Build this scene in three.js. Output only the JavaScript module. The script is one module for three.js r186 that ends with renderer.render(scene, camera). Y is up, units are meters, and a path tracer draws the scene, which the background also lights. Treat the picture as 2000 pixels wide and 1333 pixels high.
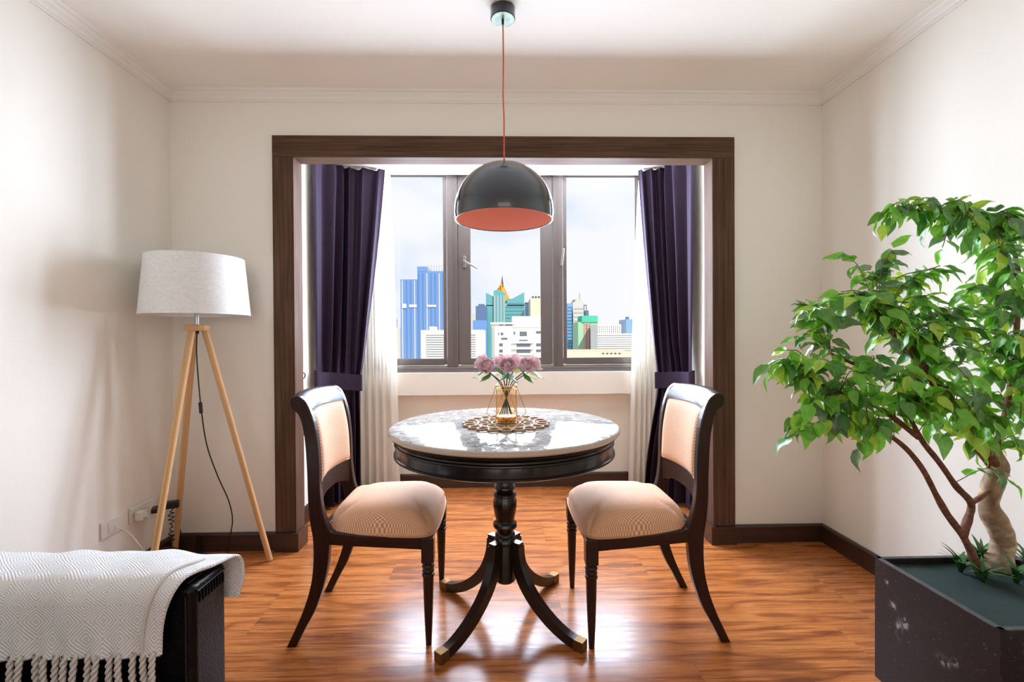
import * as THREE from 'three';
import { RoundedBoxGeometry } from 'three/addons/geometries/RoundedBoxGeometry.js';
import { mergeGeometries, toCreasedNormals, mergeVertices } from 'three/addons/utils/BufferGeometryUtils.js';
import { RectAreaLightUniformsLib } from 'three/addons/lights/RectAreaLightUniformsLib.js';

// ------------------------------------------------------------------ camera, sky, sun, daylight, exposure
const scene = new THREE.Scene();
const FOCAL = 915, EYE = [0, 1.12, 0];
const camera = new THREE.PerspectiveCamera(2 * Math.atan(666.5 / FOCAL) * 180 / Math.PI, 2000 / 1333, 0.05, 5000);
camera.position.set(...EYE);
camera.rotation.set(-0.007, -0.0235, -0.0058, 'YXZ');
camera.updateMatrixWorld(true);
const renderer = new THREE.WebGLRenderer({ antialias: true });
renderer.toneMapping = THREE.LinearToneMapping;
renderer.toneMappingExposure = 1.0;
renderer.shadowMap.enabled = true;
RectAreaLightUniformsLib.init();

const WALL = { left: -1.734, right: 1.751, back: -2.515, rear: 3.2, top: 2.425 };
const BAY = { left: -1.2, right: 1.262, back: -3.52, sill: -3.44, top: 2.315 };

// value noise that repeats, layered
const hash = (x, y, s) => { let h = Math.imul(x, 374761393) ^ Math.imul(y, 668265263) ^ Math.imul(s, 974711); h = Math.imul(h ^ (h >>> 13), 1274126177); return ((h ^ (h >>> 16)) >>> 0) / 4294967296; };
const mod = (a, n) => ((a % n) + n) % n;
function vnoise(x, y, px, py, s = 0) {
  const xi = Math.floor(x), yi = Math.floor(y), fx = x - xi, fy = y - yi, u = fx * fx * (3 - 2 * fx), v = fy * fy * (3 - 2 * fy);
  const a = hash(mod(xi, px), mod(yi, py), s), b = hash(mod(xi + 1, px), mod(yi, py), s), c = hash(mod(xi, px), mod(yi + 1, py), s), d = hash(mod(xi + 1, px), mod(yi + 1, py), s);
  return a + (b - a) * u + (c - a) * v + (a - b - c + d) * u * v;
}
function fbm(u, v, px, py, oct = 4, s = 0) { let t = 0, a = .5, n = 0; for (let i = 0; i < oct; i++) { t += a * vnoise(u * px, v * py, px, py, s + i * 17); n += a; a *= .5; px *= 2; py *= 2; } return t / n; }
const clamp = THREE.MathUtils.clamp, lerp = THREE.MathUtils.lerp, smooth = THREE.MathUtils.smoothstep;
let seedState = 1;
function seed(n) { seedState = n >>> 0; }
function rnd() { seedState = (seedState + 0x6d2b79f5) | 0; let t = Math.imul(seedState ^ (seedState >>> 15), 1 | seedState); t = (t + Math.imul(t ^ (t >>> 7), 61 | t)) ^ t; return ((t ^ (t >>> 14)) >>> 0) / 4294967296; }
const rr = (a, b) => a + (b - a) * rnd();
const V = (x, y, z) => new THREE.Vector3(x, y, z);

// the sky: pale tropical blue with thin bright cloud all round
{
  const W = 1024, H = 512, data = new Float32Array(W * H * 4);
  for (let y = 0; y < H; y++) {
    const el = ((y + .5) / H - .5) * Math.PI;
    for (let x = 0; x < W; x++) {
      const u = x / W, k = clamp(el / 1.2, 0, 1);
      const c = smooth(fbm(u, y / H, 24, 26, 5, 3) * .62 + fbm(u, y / H, 7, 9, 3, 9) * .42, .4, .62);
      const r = lerp(lerp(.74, .50, k), .97, c), g = lerp(lerp(.85, .68, k), .985, c), b = lerp(lerp(1.0, .95, k), 1.02, c);
      const o = (y * W + x) * 4; data[o] = r * .98; data[o + 1] = g * .98; data[o + 2] = b * .98; data[o + 3] = 1;
    }
  }
  const t = new THREE.DataTexture(data, W, H, THREE.RGBAFormat, THREE.FloatType);
  t.mapping = THREE.EquirectangularReflectionMapping; t.magFilter = THREE.LinearFilter; t.needsUpdate = true;
  scene.background = t;
}
// the sun stands high behind the building and lights the city fronts; the room lies in its shade
const sun = new THREE.DirectionalLight(0xfff4e2, 5.4);
sun.position.set(60, 110, 140); sun.target.position.set(0, 0, 0); sun.castShadow = true;
Object.assign(sun.shadow.camera, { left: -500, right: 500, top: 500, bottom: -500, near: 1, far: 1200 });
scene.add(sun, sun.target);
// daylight through the panes: one soft light per pane, the size of its glass
function daylight(x0, x1, y0, y1, z, into, color, intensity) {
  const l = new THREE.RectAreaLight(color, intensity, x1 - x0, y1 - y0);
  l.position.set((x0 + x1) / 2, (y0 + y1) / 2, z); l.lookAt((x0 + x1) / 2, (y0 + y1) / 2, z + into); scene.add(l);
}
const PANES = [[-.79, -.402], [-.224, .299], [.468, .975]];
for (const [a, b] of PANES) daylight(a, b, .97, 2.30, -3.486, 1, 0xdae9ff, 29);
const REAR = { x0: -1.2, x1: 1.3, y0: .35, y1: 2.2 };
daylight(REAR.x0 + .05, REAR.x1 - .05, REAR.y0 + .05, REAR.y1 - .05, WALL.rear - .03, -1, 0xfff3e2, 1.5);  // unseen fill light, added behind the viewer to lift the room

// ------------------------------------------------------------------ helpers
const used = {};
function numbered(n) { const k = (used[n] = (used[n] ?? -1) + 1); return k ? n + '_' + String(k).padStart(3, '0') : n; }
function shadows(m) { m.castShadow = true; m.receiveShadow = true; return m; }
function mesh(name, geo, mat, parent) { const m = shadows(new THREE.Mesh(Array.isArray(geo) ? merge(geo) : geo, mat)); m.name = parent ? name : numbered(name); (parent || scene).add(m); return m; }
function tag(o, label, category, group, kind) { Object.assign(o.userData, { label, category }); if (group) o.userData.group = group; if (kind) o.userData.kind = kind; return o; }
function thing(name, label, category, [x, y, z] = [0, 0, 0], turn = 0, group) {
  const o = new THREE.Group(); o.name = numbered(name); o.position.set(x, y, z); o.rotation.y = turn; scene.add(o); return tag(o, label, category, group);
}
function struct(name, label, geo, mat) { const m = mesh(name, geo, mat); m.name = name; m.userData = { kind: 'structure', label, category: name.split('_')[0] }; return m; }
function structGroup(name, label) { const o = new THREE.Group(); o.name = name; o.userData = { kind: 'structure', label, category: name.split('_')[0] }; scene.add(o); return o; }
function merge(list) {
  const l = list.map((g) => { const h = g.index ? g.toNonIndexed() : g.clone(); for (const k of Object.keys(h.attributes)) if (!['position', 'normal', 'uv'].includes(k)) h.deleteAttribute(k); return h; });
  return mergeGeometries(l);
}
// uv in metres from the dominant direction of each face; u runs along the grain axis
function metric(g, grain = 'x', du = 0, dv = 0) {
  g = g.index ? g.toNonIndexed() : g;
  const p = g.attributes.position, n = new THREE.Vector3(), a = V(), b = V(), c = V(), uv = new Float32Array(p.count * 2), G = 'xyz'.indexOf(grain);
  for (let i = 0; i < p.count; i += 3) {
    a.fromBufferAttribute(p, i); b.fromBufferAttribute(p, i + 1); c.fromBufferAttribute(p, i + 2);
    n.subVectors(b, a).cross(V().subVectors(c, a));
    const m = [Math.abs(n.x), Math.abs(n.y), Math.abs(n.z)], k = m.indexOf(Math.max(...m));
    let ax = [0, 1, 2].filter((q) => q !== k); if (ax[1] === G) ax.reverse();
    [a, b, c].forEach((q, j) => { const e = [q.x, q.y, q.z]; uv[(i + j) * 2] = e[ax[0]] + du; uv[(i + j) * 2 + 1] = e[ax[1]] + dv; });
  }
  g.setAttribute('uv', new THREE.BufferAttribute(uv, 2)); return g;
}
const box = (x0, x1, y0, y1, z0, z1) => new THREE.BoxGeometry(x1 - x0, y1 - y0, z1 - z0).translate((x0 + x1) / 2, (y0 + y1) / 2, (z0 + z1) / 2);
const rbox = (x0, x1, y0, y1, z0, z1, r = .003, s = 2) => new RoundedBoxGeometry(x1 - x0, y1 - y0, z1 - z0, s, r).translate((x0 + x1) / 2, (y0 + y1) / 2, (z0 + z1) / 2);
const lathe = (pts, seg = 48, crease = .6) => toCreasedNormals(new THREE.LatheGeometry(pts.map((p) => new THREE.Vector2(p[0], p[1])), seg), crease);
const tube = (pts, r, seg = 24, rad = 8, closed = false) => new THREE.TubeGeometry(new THREE.CatmullRomCurve3(pts.map((p) => p.isVector3 ? p : V(...p)), closed, 'centripetal'), seg, r, rad, closed);
function rod(a, b, r0, r1 = r0, seg = 12) {
  const A = V(...a), B = V(...b), g = new THREE.CylinderGeometry(r1, r0, A.distanceTo(B), seg);
  g.applyQuaternion(new THREE.Quaternion().setFromUnitVectors(V(0, 1, 0), V().subVectors(B, A).normalize())); return g.translate(...A.add(B).multiplyScalar(.5).toArray());
}
function extrude(shape, depth, bevel = .002, curve = 10) { return new THREE.ExtrudeGeometry(shape, { depth: depth - 2 * bevel, bevelEnabled: bevel > 0, bevelSize: bevel, bevelThickness: bevel, bevelOffset: -bevel, bevelSegments: 2, curveSegments: curve }).translate(0, 0, bevel); }
function shapeOf(pts) { return new THREE.Shape(pts.map((p) => new THREE.Vector2(p[0], p[1]))); }
function smoothPts(pts, n) { return new THREE.SplineCurve(pts.map((p) => new THREE.Vector2(p[0], p[1]))).getPoints(n).map((p) => [p.x, p.y]); }
// a section carried along a path that lies in the plane across `side`
function sweep(path, side, section, crease = .7) {
  const n = path.length, rings = [], T = V(), U = V();
  for (let i = 0; i < n; i++) {
    T.subVectors(path[Math.min(n - 1, i + 1)], path[Math.max(0, i - 1)]).normalize(); U.crossVectors(side, T).normalize();
    rings.push(section(i / (n - 1)).map(([a, b]) => path[i].clone().addScaledVector(side, a).addScaledVector(U, b)));
  }
  return toCreasedNormals(skin(rings, true, true), crease);
}
function skin(rings, closed = true, caps = true) {
  const pos = [], uv = [], idx = [], m = rings[0].length, w = closed ? m + 1 : m; let lu = 0;
  rings.forEach((r, i) => { if (i) lu += r[0].distanceTo(rings[i - 1][0]); let lv = 0; for (let j = 0; j < w; j++) { const q = r[j % m]; if (j) lv += q.distanceTo(r[(j - 1) % m]); pos.push(q.x, q.y, q.z); uv.push(lu, lv); } });
  for (let i = 0; i + 1 < rings.length; i++) for (let j = 0; j + 1 < w; j++) { const a = i * w + j, b = a + 1, c = a + w, d = c + 1; idx.push(a, c, b, b, c, d); }
  if (caps && closed) for (const i of [0, rings.length - 1]) {
    const c = rings[i].reduce((s, q) => s.add(q), V()).multiplyScalar(1 / m), k = pos.length / 3; pos.push(c.x, c.y, c.z); uv.push(0, 0);
    for (let j = 0; j < m; j++) { const q = rings[i][j]; pos.push(q.x, q.y, q.z); uv.push(q.x, q.y); }
    for (let j = 0; j < m; j++) i ? idx.push(k, k + 1 + j, k + 1 + (j + 1) % m) : idx.push(k, k + 1 + (j + 1) % m, k + 1 + j);
  }
  const g = new THREE.BufferGeometry(); g.setAttribute('position', new THREE.Float32BufferAttribute(pos, 3)); g.setAttribute('uv', new THREE.Float32BufferAttribute(uv, 2)); g.setIndex(idx); g.computeVertexNormals(); return g;
}
// grid surface f(s, t) -> Vector3 with uv (u, v)
function grid(nu, nv, f, uvf) {
  const pos = [], uv = [], idx = [];
  for (let j = 0; j <= nv; j++) for (let i = 0; i <= nu; i++) { const q = f(i / nu, j / nv), w = uvf ? uvf(i / nu, j / nv, q) : [i / nu, j / nv]; pos.push(q.x, q.y, q.z); uv.push(w[0], w[1]); }
  for (let j = 0; j < nv; j++) for (let i = 0; i < nu; i++) { const a = j * (nu + 1) + i, b = a + 1, c = a + nu + 1, d = c + 1; idx.push(a, b, d, a, d, c); }
  const g = new THREE.BufferGeometry(); g.setAttribute('position', new THREE.Float32BufferAttribute(pos, 3)); g.setAttribute('uv', new THREE.Float32BufferAttribute(uv, 2)); g.setIndex(idx); g.computeVertexNormals(); return g;
}
// a point at a known distance in front of the eye, on the line of sight given in frame pixels (used to survey positions)
function at(u, v, z) { const d = V((u - 1000) / FOCAL, (666.5 - v) / FOCAL, -1).applyQuaternion(camera.quaternion); return V(...EYE).addScaledVector(d, z / d.z); }

// ------------------------------------------------------------------ textures and materials
function texture(w, h, fn, { srgb = true, repeat = [1, 1] } = {}) {
  const d = new Uint8Array(w * h * 4);
  for (let y = 0; y < h; y++) for (let x = 0; x < w; x++) { const c = fn((x + .5) / w, (y + .5) / h), o = (y * w + x) * 4; if (typeof c === 'number') d[o] = d[o + 1] = d[o + 2] = clamp(c, 0, 1) * 255; else for (let k = 0; k < 3; k++) d[o + k] = clamp(c[k], 0, 255); d[o + 3] = 255; }
  const t = new THREE.DataTexture(d, w, h); t.wrapS = t.wrapT = THREE.RepeatWrapping; t.magFilter = THREE.LinearFilter; t.minFilter = THREE.LinearMipmapLinearFilter; t.generateMipmaps = true;
  if (srgb) t.colorSpace = THREE.SRGBColorSpace; t.repeat.set(...repeat); t.needsUpdate = true; return t;
}
const mix3 = (a, b, t) => [lerp(a[0], b[0], t), lerp(a[1], b[1], t), lerp(a[2], b[2], t)];
const std = (o) => new THREE.MeshPhysicalMaterial({ side: THREE.DoubleSide, ...o });
const M = {};
{
  // orange laminate: cathedral grain along u, 2.4 m x 0.8 m
  const wood = (u, v) => {
    const bend = fbm(u, v, 3, 3, 4, 5) * 1.5 + fbm(u, v, 8, 5, 3, 6) * .35, ring = v * 9 + bend * 2.2, f = ring - Math.floor(ring), band = Math.pow(Math.abs(Math.sin(Math.PI * f)), .7);
    const streak = fbm(u, v, 9, 90, 3, 11), fine = fbm(u, v, 30, 260, 2, 12), knot = smooth(fbm(u, v, 7, 14, 3, 21), .62, .8);
    const line = Math.pow(1 - band, 3) * smooth(fbm(u, v, 5, 8, 3, 14), .3, .6), hair = smooth(fbm(u, v, 14, 200, 2, 15), .6, .78); return [band, streak, fine, knot, line, hair];
  };
  const map = texture(2048, 1024, (u, v) => {
    const [b, s, f, k, li, ha] = wood(u, v);
    let c = mix3([162, 88, 40], [198, 124, 66], clamp(b * .55 + s * .5, 0, 1));
    c = mix3(c, [122, 60, 26], smooth(s, .50, .78) * .65); c = mix3(c, [108, 52, 22], k * .6); c = mix3(c, [112, 54, 24], clamp(li * .6 + ha * .4, 0, .75));
    return c.map((x) => x * (.9 + .2 * f));
  }, { repeat: [1 / 2.4, 1 / .8] });
  const rough = texture(512, 512, (u, v) => .5 + .5 * fbm(u, v, 10, 60, 3, 31), { srgb: false, repeat: [1 / 1.2, 1 / .6] });
  M.floor = std({ map, roughness: .34, roughnessMap: rough, specularIntensity: .75, clearcoat: .1, clearcoatRoughness: .18 });
  M.subfloor = std({ color: 0x3a2616, roughness: .9 });
  const dark = (a, b, s) => texture(512, 512, (u, v) => { const g = fbm(u, v, 3, 60, 4, s), w = fbm(u, v, 4, 9, 3, s + 3); return mix3(a, b, clamp(g * .9 + w * .4 - .15, 0, 1)); }, { repeat: [1 / .7, 1 / .35] });
  M.casing = std({ map: dark([70, 50, 40], [112, 86, 70], 41), roughness: .6, specularIntensity: .1 });
  M.baseboard = std({ map: dark([46, 28, 20], [80, 52, 38], 47), roughness: .4, clearcoat: .2, clearcoatRoughness: .3 });
  M.mahogany = std({ map: dark([30, 15, 11], [62, 34, 25], 53), roughness: .36, specularIntensity: .5, clearcoat: .15, clearcoatRoughness: .2 });
  M.ebony = std({ map: dark([17, 12, 12], [33, 24, 22], 59), roughness: .3, specularIntensity: .6, clearcoat: .4, clearcoatRoughness: .14 });
  M.pine = std({ map: texture(512, 256, (u, v) => { const g = fbm(u, v, 2, 34, 4, 61); return mix3([196, 150, 98], [226, 186, 134], clamp(g * 1.3 - .15, 0, 1)); }, { repeat: [1 / .9, 1 / .12] }), roughness: .5 });
  // painted walls: linen-like wallpaper relief
  const linen = texture(512, 512, (u, v) => .5 + .5 * (fbm(u, v, 128, 20, 2, 71) * .5 + fbm(u, v, 20, 128, 2, 72) * .5 - .5) + .25 * (fbm(u, v, 6, 6, 3, 73) - .5), { srgb: false, repeat: [1 / .5, 1 / .5] });
  M.wall = std({ color: 0xf2ede2, roughness: .78, bumpMap: linen, bumpScale: .0007 });
  M.ceiling = std({ color: 0xfaf6ed, roughness: .85, bumpMap: linen, bumpScale: .0003 });
  M.crown = std({ color: 0xf2eee6, roughness: .7 });
  M.exterior = std({ color: 0xb9b4aa, roughness: .9 });
  M.aluminium = std({ color: 0x6a605d, roughness: .42, metalness: .35 });
  M.gasket = std({ color: 0x191716, roughness: .7 });
  M.glass = std({ color: 0xffffff, roughness: 0, transmission: 1, thickness: 0, ior: 1.45, specularIntensity: .15 });
  M.handle = std({ color: 0x8b837c, roughness: .35, metalness: .7 });
  // chair fabric: small chequered lozenges, 8 x 8 to a 7.2 cm tile
  const lozenge = (u, v) => { const a = u * 8, b = v * 8; return smooth(Math.cos(2 * Math.PI * a) * Math.cos(2 * Math.PI * b) * .9 + .1 * Math.cos(4 * Math.PI * (a + b)), -.25, .35); };
  const fab = texture(256, 256, (u, v) => { const n = fbm(u, v, 64, 64, 2, 81); return mix3([204, 142, 106], [244, 204, 168], lozenge(u, v)).map((x) => x * (.93 + .14 * n)); }, { repeat: [1 / .098, 1 / .098] });
  const fabB = texture(256, 256, (u, v) => .5 * lozenge(u, v) + .3 * fbm(u, v, 64, 64, 2, 81), { srgb: false, repeat: [1 / .098, 1 / .098] });
  M.fabric = std({ map: fab, bumpMap: fabB, bumpScale: .0008, roughness: .75, sheen: .5, sheenColor: new THREE.Color(.9, .75, .62), sheenRoughness: .5 });
  M.piping = std({ color: 0xc98f66, roughness: .6 });
  M.nail = std({ color: 0xb98a52, roughness: .3, metalness: .9 });
  // table top: grey-white fossil marble with flecks and streaks
  const marble = texture(1024, 1024, (u, v) => {
    const n = fbm(u, v, 5, 9, 5, 91), w = fbm(u, v, 30, 44, 3, 95), st = fbm(u, v, 14, 60, 3, 97), fleck = smooth(fbm(u, v, 60, 80, 2, 99), .7, .78), pale = smooth(fbm(u, v, 40, 50, 2, 101), .66, .74);
    let c = mix3([134, 132, 131], [204, 201, 197], clamp(n * .9 + w * .5 - .15, 0, 1)); c = mix3(c, [116, 114, 114], smooth(st, .56, .78) * .5); c = mix3(c, [84, 80, 78], fleck * .75); return mix3(c, [232, 230, 226], pale * .7);
  }, { repeat: [1 / .9, 1 / .9] });
  M.marble = std({ map: marble, roughness: .06, specularIntensity: .1 });
  M.marbleEdge = std({ map: texture(256, 64, (u, v) => mix3([178, 160, 142], [214, 200, 186], fbm(u, v, 12, 4, 4, 105)), { repeat: [3, 20] }), roughness: .25 });
  M.brass = std({ color: 0xb5893f, roughness: .35, metalness: 1 });
  M.wornBrass = std({ map: texture(64, 64, (u, v) => mix3([92, 66, 34], [176, 138, 80], fbm(u, v, 6, 6, 4, 107))), roughness: .45, metalness: .8 });
  // curtains
  const velvet = texture(256, 256, (u, v) => mix3([43, 32, 48], [60, 46, 62], fbm(u, v, 60, 60, 3, 111)), { repeat: [4, 4] });
  M.velvet = std({ map: velvet, roughness: .7, specularIntensity: .25, sheen: .7, sheenColor: new THREE.Color(.6, .40, .52), sheenRoughness: .3 });
  M.sheer = std({ color: 0xfbf6ec, roughness: .95, transmission: .42, thickness: 0, transparent: true, opacity: .93, bumpMap: texture(256, 256, (u, v) => fbm(u, v, 90, 90, 2, 113), { srgb: false, repeat: [6, 6] }), bumpScale: .0004 });
  M.iron = std({ color: 0x2a221f, roughness: .45, metalness: .6 });
  // lamp, pendant
  M.linen = std({ map: texture(512, 256, (u, v) => { const g = fbm(u, v, 160, 40, 2, 121) * .5 + fbm(u, v, 50, 120, 2, 122) * .5; return mix3([234, 231, 227], [253, 252, 250], clamp(g * 1.5 - .2, 0, 1)); }, { repeat: [2, 1] }), roughness: .95, transmission: .14, thickness: 0 });
  M.steel = std({ color: 0xb9bcc0, roughness: .25, metalness: 1 });
  M.blackPlastic = std({ color: 0x151516, roughness: .45 });
  M.whitePlastic = std({ color: 0xe6e2d8, roughness: .4 });
  M.gloss = std({ color: 0x1f2c35, roughness: .22, clearcoat: .8, clearcoatRoughness: .08 });
  M.coral = std({ color: 0xffb6a2, roughness: .5 });
  M.redCord = std({ color: 0xd0552a, roughness: .7 });
  M.canopyDisc = std({ map: texture(128, 128, (u, v) => mix3([86, 122, 80], [138, 168, 124], smooth(fbm(u, v, 5, 5, 3, 125), .35, .65))), roughness: .4 });  // mottled green in the colour stands in for a reflection on the disc
  // sofa and throw
  M.leather = std({ color: 0x060608, specularIntensity: .35, roughness: .32, clearcoat: .15, clearcoatRoughness: .25, bumpMap: texture(512, 512, (u, v) => fbm(u, v, 70, 70, 3, 131), { srgb: false, repeat: [5, 5] }), bumpScale: .0012 });
  M.thread = std({ color: 0x0d0d10, roughness: .6 });
  const diamond = (u, v) => { const a = Math.abs(mod(u, 1) - .5) * 2, b = Math.abs(mod(v, 1) - .5) * 2; let d = a + b; if (d > 1) d = 2 - d; return .5 + .5 * Math.cos(d * Math.PI * 2 * 4.5); };
  const weave = (u, v) => fbm(u, v, 120, 120, 2, 141);
  M.throw = std({ map: texture(512, 512, (u, v) => mix3([206, 203, 202], [248, 248, 250], clamp(smooth(diamond(u * 2, v * 2), .25, .75) * .75 + weave(u, v) * .35, 0, 1)), { repeat: [1 / .14, 1 / .14] }), bumpMap: texture(512, 512, (u, v) => .7 * diamond(u * 2, v * 2) + .3 * weave(u, v), { srgb: false, repeat: [1 / .14, 1 / .14] }), bumpScale: .0012, roughness: .95, sheen: .4, sheenColor: new THREE.Color(.7, .72, .78), sheenRoughness: .6 });
  M.tassel = std({ color: 0xd6cdc8, roughness: .95 });
  // plant
  const leafTex = (a, b, s) => texture(64, 128, (u, v) => { const m = Math.abs(u - .5), rib = 1 - smooth(m, .012, .05), side = smooth(Math.cos((v * 9 - m * 6) * 2 * Math.PI), .82, 1) * (1 - rib); return mix3(mix3(a, b, clamp(fbm(u, v, 4, 6, 3, s) * .8 + .25 * v, 0, 1)), [168, 196, 96], rib * .45 + side * .18); });
  const leafMat = (a, b, s, r = .36) => std({ map: leafTex(a, b, s), roughness: r, transmission: .42, thickness: 0, specularIntensity: .8 });
  M.leaves = [leafMat([104, 176, 48], [146, 216, 74], 151), leafMat([84, 144, 56], [124, 182, 82], 153), leafMat([62, 116, 54], [98, 154, 76], 155), leafMat([160, 206, 52], [204, 230, 92], 157), leafMat([92, 128, 90], [138, 168, 130], 159, .26)];
  M.leafMix = std({ vertexColors: true, roughness: .36, transmission: .25, thickness: 0 });
  M.bark = std({ map: texture(256, 512, (u, v) => { const g = fbm(u, v, 10, 16, 4, 161), p = fbm(u, v, 4, 5, 3, 163); return mix3([116, 86, 62], [206, 184, 152], clamp(g * .8 + p * .9 - .35, 0, 1)); }), bumpMap: texture(256, 512, (u, v) => fbm(u, v, 12, 16, 4, 161), { srgb: false }), bumpScale: .0015, roughness: .85 });
  M.barkRed = std({ map: texture(128, 256, (u, v) => mix3([72, 40, 26], [140, 92, 66], fbm(u, v, 6, 30, 4, 165))), roughness: .8 });
  M.twig = std({ color: 0x6a5238, roughness: .8 });
  const scuffs = [[.62, .55, .05, .035], [.70, .60, .03, .03], [.68, .38, .05, .045], [.60, .18, .03, .04], [.80, .20, .06, .06], [.88, .16, .035, .05], [.24, .55, .03, .07], [.18, .70, .035, .035], [.30, .62, .03, .05], [.12, .86, .02, .02]];
  M.planter = std({ map: texture(512, 512, (u, v) => {
    const n = fbm(u, v, 20, 20, 4, 171); let c = mix3([15, 11, 13], [30, 22, 25], n), w = 0;
    for (const [x, y, a, b] of scuffs) { const d = ((u - x) / a) ** 2 + ((v - y) / b) ** 2; w += Math.exp(-d * 1.3) * smooth(fbm(u, v, 44, 30, 3, 173), .34, .56); }
    w += smooth(fbm(u, v, 30, 24, 3, 175), .80, .9) * .3; const spot = smooth(fbm(u, v, 150, 150, 1, 177), .93, .97);
    c = mix3(c, [172, 168, 170], clamp(w * 1.3, 0, .85)); return mix3(c, [205, 200, 195], spot * .6);
  }), roughness: .5 });
  M.planterRim = std({ map: texture(256, 64, (u, v) => mix3([44, 42, 44], [112, 110, 112], smooth(fbm(u, v, 40, 8, 3, 179), .35, .75)), { repeat: [2, 4] }), roughness: .55 });
  M.felt = std({ map: texture(256, 256, (u, v) => mix3([12, 30, 27], [30, 60, 54], fbm(u, v, 80, 80, 2, 181) * .6 + .4 * fbm(u, v, 6, 6, 3, 183)), { repeat: [3, 3] }), roughness: .8 });
  M.grassBlade = std({ map: leafTex([22, 62, 26], [62, 116, 52], 185), roughness: .4 });
  // flowers and vase
  M.petals = [[[218, 164, 174], [244, 216, 219]], [[196, 130, 146], [232, 188, 195]], [[232, 194, 200], [249, 234, 236]]].map(([a, b], i) => std({ map: texture(64, 64, (u, v) => mix3(a, b, clamp(v * .8 + .35 * fbm(u, v, 10, 4, 3, 191 + i) - .1, 0, 1))), roughness: .7, transmission: .25, thickness: 0 }));
  M.flowerLeaf = [std({ color: 0x4f8a35, roughness: .5, transmission: .2, thickness: 0 }), std({ color: 0xb8c25e, roughness: .5, transmission: .3, thickness: 0 })];
  M.stem = std({ color: 0x39402c, roughness: .6 });
  M.gold = std({ color: 0xe0b476, roughness: .28, metalness: 1 });
  M.amber = std({ color: 0xfdf0dc, roughness: .02, transmission: 1, thickness: 0, ior: 1.5 });
  M.trivet = std({ map: texture(128, 128, (u, v) => mix3([118, 84, 50], [196, 158, 112], fbm(u, v, 6, 6, 4, 201)), { repeat: [12, 12] }), roughness: .7 });
}

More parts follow.
